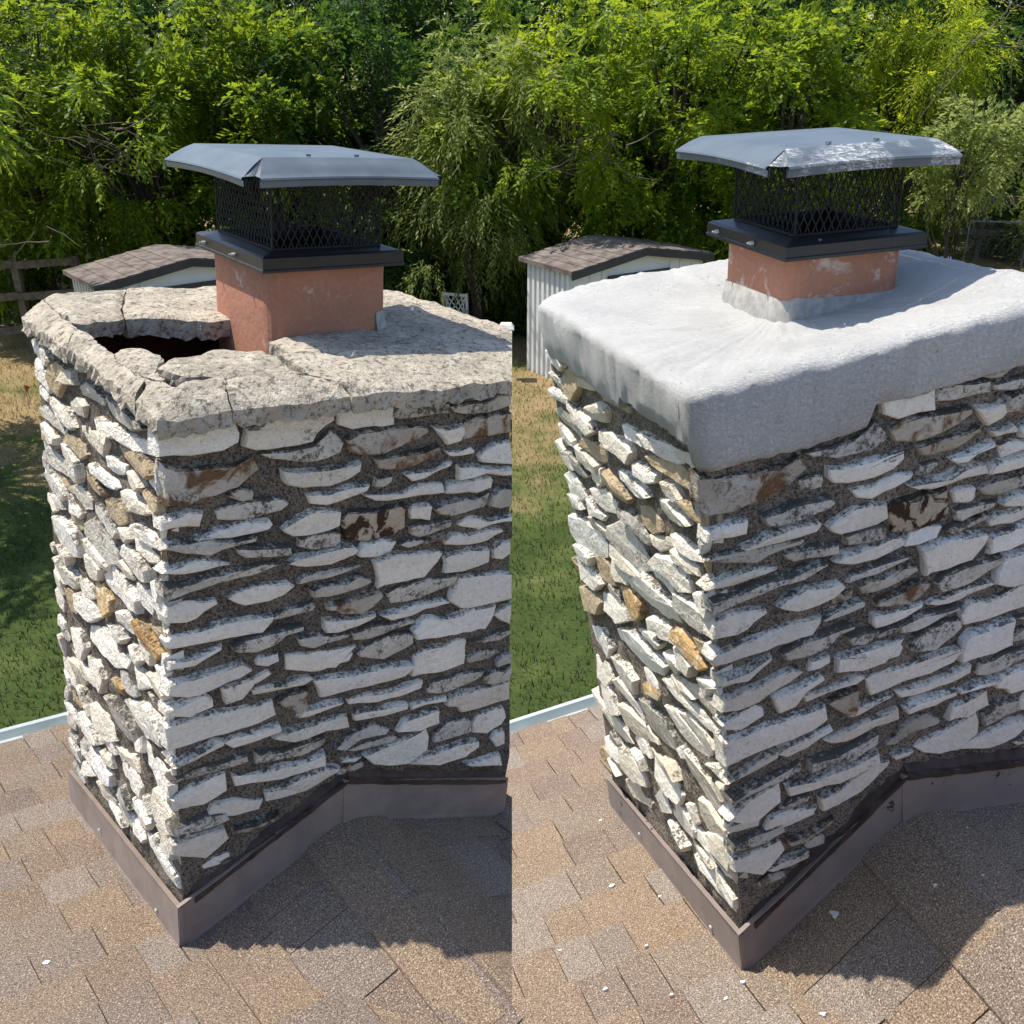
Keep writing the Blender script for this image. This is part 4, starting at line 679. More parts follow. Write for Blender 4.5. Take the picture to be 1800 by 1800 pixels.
def clip_x(o, root, keep_neg=True, at_x=0.0):
    """cut a mesh at the world plane x = 0, where the two roofs abut"""
    bm = bmesh.new(); bm.from_mesh(o.data)
    pl = Vector((at_x, 0, 0)) - root.location
    g = bm.verts[:] + bm.edges[:] + bm.faces[:]
    r = bmesh.ops.bisect_plane(bm, geom=g, plane_co=pl, plane_no=(1, 0, 0), clear_outer=keep_neg, clear_inner=not keep_neg)
    ed = [e for e in r['geom_cut'] if isinstance(e, bmesh.types.BMEdge)]
    bmesh.ops.holes_fill(bm, edges=[e for e in bm.edges if e.is_boundary], sides=0)
    ok = len(bm.faces) > 0
    bm.to_mesh(o.data); bm.free()
    return ok

def roof(fr, d, side, label):
    root = empty('house_roof', fr.pt((0.3, 0.3, -0.06)), label, 'roof', 'shingled roofs')
    off = Vector((0.3, 0.3, -0.06))
    sl, h, px, ev, Wd, D = d['sl'], d['h'], d['px'], d['eave'], d['W'], d['D']
    lo = lambda p: fr.rel(Vector(p) - off)
    def wx(p): return fr.pt(p).x
    def inside(p):
        X = wx(p)
        return (X < 0.01 if p[1] < .06 else p[0] < .45) if side == 'L' else X > -0.40
    def vis(p):
        u, v = fr.pix(p)
        return -330 < u < 2130 and v < 2200 and inside(p) and (side == 'R' or u < 930)
    # deck slab
    m = MB()
    x0, x1, y0, y1 = -3.2, 3.2, -3.6, ev
    if side == 'R': x0 = -1.0; y0 = -3.4
    tz = lambda x, y, dz: (x, y, -sl * y + dz)
    for ya, yb, x1, cx in (((y0, .04, 3.2, 0.0), (.04, y1, .5, None)) if side == 'L' else ((y0, y1, 3.2, None),)):
        m = MB()
        m.add([tz(x0,ya,-.09),tz(x1,ya,-.09),tz(x1,yb,-.09),tz(x0,yb,-.09),tz(x0,ya,-.006),tz(x1,ya,-.006),tz(x1,yb,-.006),tz(x0,yb,-.006)],
              [(0,3,2,1),(4,5,6,7),(0,1,5,4),(1,2,6,5),(2,3,7,6),(3,0,4,7)])
        dk = m.build('roof_deck', M['shingle'], root, lo)
        if cx is not None: clip_x(dk, root, at_x=cx)
    if side == 'L':                            # boarded gable under the free edge of the higher roof
        a, b = [fr.o + fr.rel(tz((-fr.o.x - .012 - fr.A[1].x * y + fr.A[2].x * sl * y) / fr.A[0].x, y, -.09)) - root.location for y in (-3.55, .03)]
        m = MB(); dn = Vector((0, 0, -1.3)); bk = Vector((-.03, 0, 0))
        m.add([a, b, b + dn, a + dn, a + bk, b + bk, b + dn + bk, a + dn + bk], [(0,3,2,1),(4,5,6,7),(0,1,5,4),(1,2,6,5),(2,3,7,6),(3,0,4,7)])
        m.build('gable_board', M['wood'], root)
    r = random.Random(11 if side == 'L' else 23)
    cnt = 0
    def tab(fn, u0, u1, v0, v1, th, cut=False):
        """one shingle tab; fn(u, v, dz): u across, v up the slope"""
        nonlocal cnt
        j = lambda a: r.uniform(-a, a)
        g = 0.0012
        lows = [(u0 + g, v0 + j(.003)), (u0 + (u1-u0)*.5, v0 + j(.003)), (u1 - g, v0 + j(.003))]
        ups = [(u0 + g + j(.002), v1), ((u0+u1)/2, v1), (u1 - g + j(.002), v1)]
        c = j(.0015)
        v = [fn(a, b, -.006) for a, b in lows] + [fn(a, b, -.006) for a, b in ups] + \
            [fn(a, b, th + c + j(.001)) for a, b in lows] + [fn(a, b, .0015 + c * .3) for a, b in ups]
        f = [(6,7,10,9),(7,8,11,10),(0,1,7,6),(1,2,8,7),(2,5,11,8),(5,4,10,11),(4,3,9,10),(3,0,6,9)]
        o = mesh_obj('shingle', [lo(p) for p in v], f, M['shingle'], root)
        if cut:
            if not clip_x(o, root):
                bpy.data.objects.remove(o); return
        cnt += 1
    EXP = 0.14
    rows = int((ev + 1.6) / EXP)
    for j in range(rows):
        yl = ev - j * EXP                      # lower edge of this course
        x = -1.3 + r.uniform(0, .15)
        while x < 2.6:
            w = r.choice((.085, .11, .13, .16, .19)) * r.uniform(.9, 1.1)
            c = (x + w / 2, yl - EXP / 2, -sl * (yl - EXP / 2))
            buried = (0.05 < x and x + w < Wd - .02 and yl < D - .03 and yl - EXP > 0.02) or \
                     (yl < 0 and crk(d, c[0]) > -sl * c[1] + .05)
            if vis(c) and not buried:
                fn = lambda u, v, dz: (u, -v, sl * v + dz)
                edge = side == 'L' and yl < .2 and max(wx((x, yl, 0)), wx((x + w, yl, 0)), wx((x + w, yl - EXP, 0))) > -.01
                tab(fn, x, x + w, -yl, -yl + EXP + .035, r.choice((.005, .009, .013)), edge)
            x += w
    m = MB(); yq = h / sl
    m.add([(0, .02, -.05), (px, .02, -.05), (px + h / d['sr'], .02, -.05), (px, -yq - .1, sl * yq - .09), (0, .02, -.003), (px, .02, h - .003), (px + h / d['sr'], .02, -.003), (px, -yq - .02, h - .003)],
          [(4, 7, 5), (5, 7, 6), (0, 3, 7, 4), (3, 2, 6, 7), (0, 4, 5, 1), (1, 5, 6, 2), (0, 1, 3), (1, 2, 3)])
    ck = m.build('cricket_deck', M['shingle'], root, lo)
    if side == 'L': clip_x(ck, root)
    # cricket behind the chimney: two small slopes falling left and right of a ridge
    for sgn in (-1, 1):
        if sgn > 0 and side == 'R' and False: continue
        k = 0
        EW = px if sgn < 0 else min(h / d['sr'], .9)
        while k * EXP < EW:
            e0 = EW - k * EXP                  # distance of the lower edge from the ridge
            e1 = max(e0 - EXP - .03, 0.0)
            yy = 0.0
            while yy < h / sl * 1.0 + .05:
                w = r.choice((.11, .14, .17, .2))
                cx = px + sgn * (e0 - EXP / 2); cy = -(yy + w / 2)
                zc = crk(d, cx)
                if zc > -sl * cy - .05 and vis((cx, cy, zc)):
                    fn = lambda u, v, dz: (px + sgn * v, -u, crk(d, px + sgn * v) + dz)
                    X = max(wx((px + sgn * e0, -yy, 0)), wx((px + sgn * e0, -yy - w, 0)))
                    tab2 = lambda u, v, dz: fn(u, v, dz)
                    tab(tab2, yy, yy + w, e0, e1, r.choice((.004, .007, .009)), side == 'L' and X > -.01)
                yy += w
            k += 1
    # ridge caps
    L0 = h / sl + .12; yy = 0.0; seg = .31
    i = 0
    while yy < L0:
        y1_ = min(yy + seg + .03, L0 + .05)
        pts = []; fs = []
        wd = [-.105, -.055, -.02, .02, .055, .105]
        for yv in (yy, y1_):
            for a in wd:
                zz = crk(d, px + a) + .006 + (.0075 if yv == yy else .002) + (.0 if abs(a) > .03 else -.003)
                pts.append((px + a, -yv, max(zz, sl * yv + .004 if yv > h / sl - .05 else -1)))
            for a in wd:
                pts.append((px + a, -yv, crk(d, px + a) - .012))
        nw = len(wd)
        for q in range(nw - 1):
            fs.append((q, q + 1, 2*nw + q + 1, 2*nw + q))
            fs.append((nw + q + 1, nw + q, 3*nw + q, 3*nw + q + 1))
            fs.append((q, nw + q, nw + q + 1, q + 1)); fs.append((2*nw+q, 2*nw+q+1, 3*nw+q+1, 3*nw+q))
        fs.append((0, 2*nw, 3*nw, nw)); fs.append((nw-1, 2*nw-1, 4*nw-1, 3*nw-1))
        if vis((px, -yy - .1, h)) or yy == 0:
            o = mesh_obj('ridge_shingle', [lo(p) for p in pts], fs, M['shingle'], root)
            if side == 'L': clip_x(o, root)
        yy += seg; i += 1
    # gutter along the eave
    m = MB(); prof = [(-.012, .004), (.0, .012), (.004, -.055), (.05, -.06), (.062, .006), (.072, .012), (.078, .004), (.07, -.068), (-.01, -.066)]
    xs = [x0, .5 if side == 'L' else x1]
    for x in xs:
        for a, b in prof: m.v.append(Vector((x, ev + a, -sl * ev + b)))
    k = len(prof)
    for q in range(k): m.f.append((q, (q+1) % k, k + (q+1) % k, k + q))
    m.f.append(tuple(range(k))); m.f.append(tuple(reversed(range(k, 2*k))))
    g = m.build('gutter', M['gutter'], root, lo)
    print('roof', side, 'shingles', cnt)
    # paint splashes and crumbs stuck to the shingles
    spots = ([(80, 1692, .011)] if side == 'L' else
             [(1074, 1556, .012), (1470, 1604, .018), (1055, 1442, .008), (1136, 1662, .007), (1305, 1725, .008), (1276, 1755, .008),
              (1447, 1782, .009), (1645, 1555, .007), (985, 1670, .006), (1180, 1748, .007), (1063, 1738, .010), (995, 1735, .012), (1160, 1575, .006),
              (1629, 1421, .004), (1700, 1455, .006), (1727, 1538, .004), (1567, 1518, .004)])
    for (u, v, rad) in spots:
        # point of the roof surface behind that spot
        ray = camw(((u - 900) / 1720, (v - 900) / 1720, 1)); o0 = fr.local((0, 0, CAMZ)); dl = fr.inv @ ray
        best = None
        for q in range(400):
            p = o0 + dl * (1.2 + q * .008)
            zr = max(-sl * p.y, crk(d, p.x) if p.y < 0 else -9)
            if p.z < zr + .011: best = p; break
        if best is None: continue
        pts = []; nn = 9
        for a in range(nn):
            an = 2 * math.pi * a / nn; q = rad * .62 * r.uniform(.45, 1.2)
            pts.append(best + Vector((q * math.cos(an) * 1.3, q * math.sin(an), -sl * q * math.sin(an) if True else 0)))
        top = [p + Vector((0, 0, .0008)) for p in pts]
        low = [p + Vector((0, 0, -.012)) for p in pts]
        cen = best + Vector((0, 0, .0022))
        vs = [lo(p) for p in top + low + [cen]]
        fs = [(a, (a+1) % nn, 2*nn) for a in range(nn)] + [(a + nn, (a+1) % nn + nn, (a+1) % nn, a) for a in range(nn)]
        mesh_obj('paint_splash', vs, fs, M['chip'], root)
    return root

TEXK = 1 / KL
roof(FL, DIM['L'], 'L', 'brown and grey shingle roof around the chimney with the broken concrete crown')
TEXK = 1 / KR
roof(FR, DIM['R'], 'R', 'paint-spotted brown shingle roof around the chimney with the white crown')

# ------------------------------------------------------------------ chimneys
def parse(s):
    out = []
    for it in s.split(';'):
        c = [float(x) for x in it[1:].split(',')]
        out.append((it[0], [(c[i], c[i+1]) for i in range(0, len(c), 2)]))
    return out
STONES_L = parse(SL_DATA); STONES_R = parse(SR_DATA)

def resample(P, step, jit, r):
    out = []
    n = len(P)
    for i in range(n):
        a = Vector(P[i]); b = Vector(P[(i+1) % n]); k = max(1, round((b - a).length / step))
        for q in range(k):
            p = a.lerp(b, q / k); p += Vector((r.uniform(-jit, jit), r.uniform(-jit, jit)))
            out.append(p)
    return out

def stone(fr, P, depth, face, mat, root, r, top=0.012):
    """one wall stone: outline P in the wall plane, face 'f' (front, -y) or 's' (side, -x)"""
    if face == 'f' and min(p[0] for p in P) < .03:   # corner stones reach round the arris
        w0 = min(p[0] for p in P); k0 = r.uniform(-.020, -.006)
        P = [(k0 + (p[0] - w0) * .6 + r.uniform(-.003, .003) if p[0] < w0 + .012 else p[0], p[1]) for p in P]
    if face == 'f':                            # the dressed edge stands a little outside the clean face
        cc = Vector((sum(p[0] for p in P) / len(P), sum(p[1] for p in P) / len(P)))
        P = [tuple(Vector(p) + (Vector(p) - cc).normalized() * .003) for p in P]
    Q = resample(P, 0.026, 0.0018, r)
    area = sum(Q[i].x * Q[(i+1) % len(Q)].y - Q[(i+1) % len(Q)].x * Q[i].y for i in range(len(Q)))
    if area < 0: Q.reverse()
    n = len(Q); c = sum(Q, Vector((0, 0))) / n
    lo = min(q.y for q in Q); hi = max(q.y for q in Q); hh = max(hi - lo, .01)
    rings = []
    ts = 1.0 if face == 'f' else 2.0
    tilt = r.uniform(-.10, .10) * ts; tx = r.uniform(-.05, .05) * ts
    nv = []
    for i in range(n):
        e1 = (Q[i] - Q[i-1]).normalized(); e2 = (Q[(i+1) % n] - Q[i]).normalized()
        v = Vector((e1.y + e2.y, -e1.x - e2.x)); nv.append(v.normalized() if v.length > 1e-4 else (Q[i] - c).normalized())
    for (kind, dep) in (('base', -0.02), ('edge', depth * .72), ('face', depth)):
        ring = []
        for q, v in zip(Q, nv):
            if kind == 'base':
                p = q + v * .004; p.y += top * max(0, v.y); dd = dep
            else:
                ins = 0.0 if kind == 'edge' else min(.0032, hh * .14)
                p = q - v * ins
                dd = max(.002, dep + tilt * (q.y - c.y) + tx * (q.x - c.x) + r.uniform(-.0012, .0012))
            ring.append((p.x, p.y, dd))
        rings.append(ring)
    cen = (c.x, c.y, depth + r.uniform(0, .003))
    pts = sum(rings, []) + [cen]
    def to3(p):
        return (p[0], -p[2], p[1]) if face == 'f' else (-p[2], p[0], p[1])
    vs = [fr.rel(to3(p)) for p in pts]
    fs = []
    for k in range(2):
        for i in range(n):
            fs.append((k*n+i, k*n+(i+1) % n, (k+1)*n+(i+1) % n, (k+1)*n+i))
    for i in range(n): fs.append((2*n+i, 2*n+(i+1) % n, 3*n))
    if face == 's': fs = [tuple(reversed(f)) for f in fs]
    return mesh_obj('stone', vs, fs, mat, root)

def grid_wall(m, p0, pu, pv, nu, nv, amp, nrm, seed):
    b = len(m.v)
    for j in range(nv + 1):
        for i in range(nu + 1):
            u, v = i / nu, j / nv
            p = p0(u, v)
            e = min(u, 1 - u, v, 1 - v) * 12
            d = amp * min(1, e) * (nz(p, 14, seed) + .6 * nz(p, 38, seed))
            m.v.append(Vector(p) + Vector(nrm) * d)
    for j in range(nv):
        for i in range(nu):
            a = b + j * (nu + 1) + i
            m.f.append((a, a + 1, a + nu + 2, a + nu + 1))

def core(fr, d, side, root, topz, Wt):
    """mortar shaft with an open top"""
    m = MB(); Wd, D, sl = d['W'], d['D'], d['sl']
    zb = -sl * D - .12
    wat = lambda z: Wd + (Wt - Wd) * max(0, min(1, z / topz))
    Z = lambda v: zb + (topz - zb) * v
    # where the shaft's front-right corner is chamfered (left chimney only)
    def xf(z):
        if side == 'R': return wat(z), 0.0
        # x on the front face where world x = -0.004
        a = fr.A; x = (-.004 - fr.o.x - a[2].x * z) / a[0].x
        if x >= wat(z): return wat(z), 0.0
        y = (-.004 - fr.o.x - a[2].x * z - a[0].x * wat(z)) / a[1].x
        return x, y
    grid_wall(m, lambda u, v: (xf(Z(v))[0] * u, 0, Z(v)), 0, 0, 90, 130, .007, (0, -1, 0), 3.1)
    grid_wall(m, lambda u, v: (0, D * (1 - u), Z(v)), 0, 0, 80, 130, .008, (-1, 0, 0), 5.7)
    def cf(u, v):
        z = Z(v); x, y = xf(z); return (x + (wat(z) - x) * u, y * u, z)
    grid_wall(m, cf, 0, 0, 6, 60, .002, (1, 0, 0), 1.0)
    grid_wall(m, lambda u, v: (wat(Z(v)), xf(Z(v))[1] + (D - xf(Z(v))[1]) * u, Z(v)), 0, 0, 24, 60, .006, (1, 0, 0), 8.2)
    grid_wall(m, lambda u, v: (wat(Z(v)) * (1 - u), D, Z(v)), 0, 0, 24, 60, .006, (0, 1, 0), 9.4)
    # top ring and the cavity
    x, y = xf(topz); w = .045 if side == 'L' else .10
    outer = [(0, 0), (x, 0), (Wt, y), (Wt, D), (0, D)]
    inner = [(w, w), (max(x - w, .4), w), (Wt - w, max(y, w) + .02), (Wt - w, D - w), (w, D - w)]
    b = len(m.v)
    for p in outer: m.v.append(Vector((p[0], p[1], topz)))
    for p in inner: m.v.append(Vector((p[0], p[1], topz)))
    for i in range(5): m.f.append((b+i, b+(i+1) % 5, b+5+(i+1) % 5, b+5+i))
    o = m.build('mortar_shaft', M['mortar'], root, fr.rel)
    m = MB()
    for zc in (topz, .55):
        for p in inner: m.v.append(Vector((p[0], p[1], zc)))
    for i in range(5): m.f.append((i, (i+1) % 5, 5+(i+1) % 5, 5+i))
    m.f.append((5, 6, 7, 8, 9))
    m.build('inner_brickwork', M['brick'], root, fr.rel)
    return o

def flash_z(d, x, side=False):
    return d['h'] * (1 - abs(x - d['px']) / d['px']) if not side else 0

def flashing(fr, d, root, mat, side):
    sl, h, px, fh, Wd, D = d['sl'], d['h'], d['px'], d['fh'], d['W'], d['D']
    T = .016
    def strip(name, P0, P1, z0a, z1a, z0b, z1b, out, kick):
        """upright metal strip P0->P1 standing on the roof with a small foot"""
        m = MB(); n = 10
        o = Vector(out)
        for i in range(n + 1):
            t = i / n; p = Vector(P0).lerp(Vector(P1), t)
            zl = z0a + (z0b - z0a) * t; zh = z1a + (z1b - z1a) * t
            wv = .0015 * math.sin(t * 9 + px * 30)
            for (off, z) in ((T - .010, zh + .001), (T + .002, zh + .004), (T + wv, zh - .006), (T + .001 + wv, (zl + zh) / 2), (T + .002, zl + .012), (T + kick, zl + .002), (T + kick, zl - .012), (T - .010, zl - .012)):
                q = p + o * off; m.v.append(Vector((q.x, q.y, z)))
        k = 8
        for i in range(n):
            for a in range(k):
                m.f.append((i*k+a, (i+1)*k+a, (i+1)*k+(a+1) % k, i*k+(a+1) % k))
        m.f.append(tuple(range(k))); m.f.append(tuple(reversed(range(n*k, n*k+k))))
        return m.build(name, mat, root, fr.rel)
    strip('side_flashing', (0, -T - .002, 0), (0, D, 0), 0, fh, -sl * D, -sl * D + fh, (-1, 0, 0), .006)
    strip('front_flashing', (-T - .001, 0, 0), (px * .985, 0, 0), -.003, fh, h * .985, h * .985 + fh * .97, (0, -1, 0), .004)
    # overlapping second piece past the peak
    xr = Wd
    o2 = strip('front_flashing', (px * .97, -.004, 0), (xr, -.004, 0), h, h + fh * 1.02, max(0, crk(d, xr)), max(0, crk(d, xr)) + fh, (0, -1, 0), .004)
    if side == 'L': clip_x(o2, root)
    # sealant smeared along the flashing tops
    r = random.Random(5)
    def bead(P, out, name='sealant'):
        m = MB(); n = len(P); k = 5
        for i, p in enumerate(P):
            p = Vector(p); a = .003 + .007 * r.random(); bz = .001 + .007 * r.random()
            o = Vector(out)
            for (off, dz) in ((-.004, a + bz + .012), (T * .6, a), (T + .0045, .002 + bz * .3), (T + .004, -.006 - bz * .5), (-.004, -.015)):
                q = p + o * off; m.v.append(Vector((q.x, q.y, q.z + dz)))
        for i in range(n - 1):
            for a in range(k): m.f.append((i*k+a, (i+1)*k+a, (i+1)*k+(a+1) % k, i*k+(a+1) % k))
        m.f.append(tuple(range(k))); m.f.append(tuple(reversed(range((n-1)*k, n*k))))
        o = m.build(name, M['sealant'], root, fr.rel)
        return o
    bead([(x, 0, fh + max(0, crk(d, x))) for x in np.linspace(.02, px, 26)], (0, -1, 0))
    o3 = bead([(x, -.004, fh + max(0, crk(d, x))) for x in np.linspace(px, xr - .01, 22)], (0, -1, 0))
    if side == 'L': clip_x(o3, root)
    # rivets on the side piece
    for yy, zz in ((.12, .03), (.55, .05)):
        m = MB(); p = Vector((-T - .003, yy, -sl * yy + zz)); m.tube([p, p + Vector((-.004, 0, 0))], .004, 6)
        m.build('rivet', M['screw'], root, fr.rel)

def side_layout(d, r, ztop, skip):
    """courses of long thin rubble on the sunlit side"""
    out = []; sl, D, fh = d['sl'], d['D'], d['fh']
    z = -sl * D + fh + .0
    while z < ztop:
        hgt = r.uniform(.032, .060)
        y = .004 + r.uniform(-.006, .012)
        ph = r.uniform(0, 6)
        while y < D - .015:
            ln = r.choice((.08, .12, .15, .19, .23)) * r.uniform(.85, 1.15)
            y1 = min(y + ln, D + .012)
            if y1 - y > .03:
                zc = z + .010 * math.sin(y * 9 + ph); h2 = hgt * r.uniform(.7, 1.2)
                low = -sl * min(max((y+y1)/2, 0), D) + fh + .012
                if zc > low and zc + h2 < ztop + .012:
                    g = r.uniform(.003, .007); s = r.uniform(-.012, .012)
                    a, b = y + g / 2, y1 - g / 2
                    P = [(a, zc + h2 * r.uniform(.15, .6)), (a + (b-a) * r.uniform(.12, .3), zc + r.uniform(0, .006)),
                         (a + (b-a) * r.uniform(.45, .6), zc + r.uniform(-.003, .006) + s * .4), (b - (b-a) * r.uniform(.08, .22), zc + s + .003),
                         (b, zc + h2 * r.uniform(.3, .8) + s * .6), (b - (b-a) * r.uniform(.15, .35), zc + h2 - g + s * .5),
                         (a + (b-a) * r.uniform(.35, .5), zc + h2 - g + r.uniform(-.006, .004)), (a + (b-a) * r.uniform(.04, .16), zc + h2 - g - r.uniform(0, .008))]
                    out.append(P)
            y = y1
        z += hgt * .93
    return out

SIDE = side_layout(dict(sl=.25, D=.84, fh=.115), random.Random(41), 1.19, None)
def landmark(P):
    c = (sum(p[0] for p in P) / len(P), sum(p[1] for p in P) / len(P)); return c

SIDE_L = parse(SIDE_L_DATA); SIDE_R = parse(SIDE_R_DATA)
def in_poly(p, P):
    c = False; j = len(P) - 1
    for i in range(len(P)):
        if (P[i][1] > p[1]) != (P[j][1] > p[1]) and p[0] < (P[j][0] - P[i][0]) * (p[1] - P[i][1]) / (P[j][1] - P[i][1]) + P[i][0]: c = not c
        j = i
    return c
def build_side(fr, d, root, traced, ztop):
    r = random.Random(77)
    for k, P in traced:
        P = [(.004 + (p[0] - .004) * .04 + r.uniform(-.003, .010) if p[0] < .004 else min(d['D'] + .01, p[0]), p[1]) for p in P]
        c = landmark(P)
        if c[1] > ztop or c[1] < -d['sl'] * c[0] + d['fh'] + .006: continue
        stone(fr, P, r.uniform(.005, .019), 's', M['stone_' + k], root, r, .004)
    for P in SIDE:                                  # low fillers bedded between the big ones
        c = landmark(P)
        if c[1] > ztop or c[0] > d['D'] - .005 or c[1] < -d['sl'] * c[0] + d['fh'] + .012: continue
        hitn = sum(in_poly(q, T) for q in P + [c] for k, T in traced)
        if hitn > 2: continue
        mk = r.choices(('stone_w', 'stone_c', 'stone_g', 'stone_y'), (4, 5, 4, 2))[0]
        stone(fr, P, r.uniform(.003, .010), 's', M[mk], root, r, .004)

def fillers(fr, d, traced, root, ztop, xmax, seed):
    """small stones bedded where the big ones leave room, down to the flashing"""
    r = random.Random(seed); polys = [P for k, P in traced]; n = 0
    for t in range(2600):
        w = r.choice((.04, .06, .09, .12, .15)); hh = r.uniform(.014, .034); x = r.uniform(.004, xmax - w); z = r.uniform(.08, ztop)
        sl_ = r.uniform(-.06, .10)
        P = [(x, z + hh * r.uniform(.2, .7)), (x + w * .12, z + r.uniform(0, .004)), (x + w * .55, z + sl_ * w * .5), (x + w * .95, z + sl_ * w), (x + w, z + hh * .6 + sl_ * w), (x + w * .9, z + hh * r.uniform(.85, 1) + sl_ * w), (x + w * .45, z + hh + sl_ * w * .5), (x + w * .07, z + hh * .9)]
        if min(p[1] - d['fh'] - max(0, crk(d, p[0])) for p in P) < .016: continue
        G = [(p[0] + (.006 if i in (3, 4, 5) else -.006 if i in (0, 1, 7) else 0), p[1] + (.006 if i in (5, 6, 7) else -.006 if i in (1, 2, 3) else 0)) for i, p in enumerate(P)]
        c = landmark(P); bx = (min(p[0] for p in G), max(p[0] for p in G), min(p[1] for p in G), max(p[1] for p in G))
        if any(in_poly(q, T) for T in polys for q in G + [c]): continue
        if any(bx[0] < q[0] < bx[1] and in_poly(q, G) for T in polys for q in T): continue
        polys.append(P); n += 1
        o = stone(fr, P, r.uniform(.004, .012), 'f', M[r.choices(('stone_w', 'stone_m', 'stone_g', 'stone_o'), (5, 4, 3, 2))[0]], root, r, .004)
        if root is chL and max(fr.pt((p[0], 0, p[1])).x for p in P) > -.006: clip_x(o, root)
        if n > 60: break

def crown_slab(fr, name, poly, th, mat, root, r, seed, rough=.006, clip=False, lift=0.0, sag=None):
    """a broken slab of the concrete crown: rough top, ragged sides"""
    P = [Vector((p[0], p[1])) for p in poly]; zs = [p[2] + lift for p in poly]
    ring = []; rz = []
    n = len(P)
    for i in range(n):
        a, b = P[i], P[(i+1) % n]; k = max(1, round((b - a).length / .014))
        for q in range(k):
            t = q / k; p = a.lerp(b, t)
            jit = .0028 if 0 < q else .001
            ring.append(p + Vector((r.uniform(-jit, jit), r.uniform(-jit, jit)))); rz.append(zs[i] * (1-t) + zs[(i+1) % n] * t)
    area = sum(ring[i].x * ring[(i+1) % len(ring)].y - ring[(i+1) % len(ring)].x * ring[i].y for i in range(len(ring)))
    if area < 0: ring.reverse(); rz.reverse()
    xs = [p.x for p in ring]; ys = [p.y for p in ring]
    pts = list(ring); nb = len(ring); st = .015
    def ins(p):
        c = False; j = nb - 1
        for i in range(nb):
            if (ring[i].y > p.y) != (ring[j].y > p.y) and p.x < (ring[j].x - ring[i].x) * (p.y - ring[i].y) / (ring[j].y - ring[i].y) + ring[i].x: c = not c
            j = i
        return c
    x = min(xs)
    while x < max(xs):
        y = min(ys)
        while y < max(ys):
            p = Vector((x + r.uniform(-.4, .4) * st, y + r.uniform(-.4, .4) * st))
            if ins(p) and min((p - q).length for q in ring) > .007: pts.append(p)
            y += st
        x += st
    res = delaunay_2d_cdt(pts, [(i, (i+1) % nb) for i in range(nb)], [], 1, 1e-6)
    vo, faces, orig = res[0], res[2], res[3]
    def ztop(p, i0):
        if i0 is not None and i0 < nb: base = rz[i0]
        else:
            ws = [1 / ((p - q).length ** 2 + 1e-5) for q in ring]; base = sum(w * z for w, z in zip(ws, rz)) / sum(ws)
        q3 = (p.x, p.y, seed)
        dd = min((p - q).length for q in ring)
        rnd = -.006 * max(0, 1 - dd / .012)
        return base + rough * (nz(q3, 16) + .5 * nz(q3, 45)) + rnd
    V = []; F = []
    for i, p in enumerate(vo):
        i0 = orig[i][0] if orig[i] else None
        V.append((p.x, p.y, ztop(p, i0)))
    F += [tuple(f) for f in faces]
    # boundary edges of the triangulation -> side walls
    cnt = {}
    for f in faces:
        for i in range(len(f)):
            a, b = f[i], f[(i+1) % len(f)]; cnt[(a, b)] = 1
    bnd = [(a, b) for (a, b) in cnt if (b, a) not in cnt]
    mid = {}; low = {}
    for a, b in bnd:
        for q in (a, b):
            if q not in mid:
                x, y, z = V[q]
                mid[q] = len(V); V.append((x + r.uniform(-.004, .004), y + r.uniform(-.004, .004), z - th * .5))
                low[q] = len(V); V.append((x + r.uniform(-.006, .006), y + r.uniform(-.006, .006), z - th + r.uniform(-.006, .006)))
    for a, b in bnd:
        F.append((b, a, mid[a], mid[b])); F.append((mid[b], mid[a], low[a], low[b]))
    # underside
    cx = sum(V[q][0] for q in low) / len(low); cy = sum(V[q][1] for q in low) / len(low); zc = sum(V[low[q]][2] for q in low) / len(low)
    c = len(V); V.append((cx, cy, zc))
    for a, b in bnd: F.append((low[b], low[a], c))
    o = mesh_obj(name, [fr.rel(v) for v in V], F, mat, root)
    if clip: clip_x(o, root)
    return o

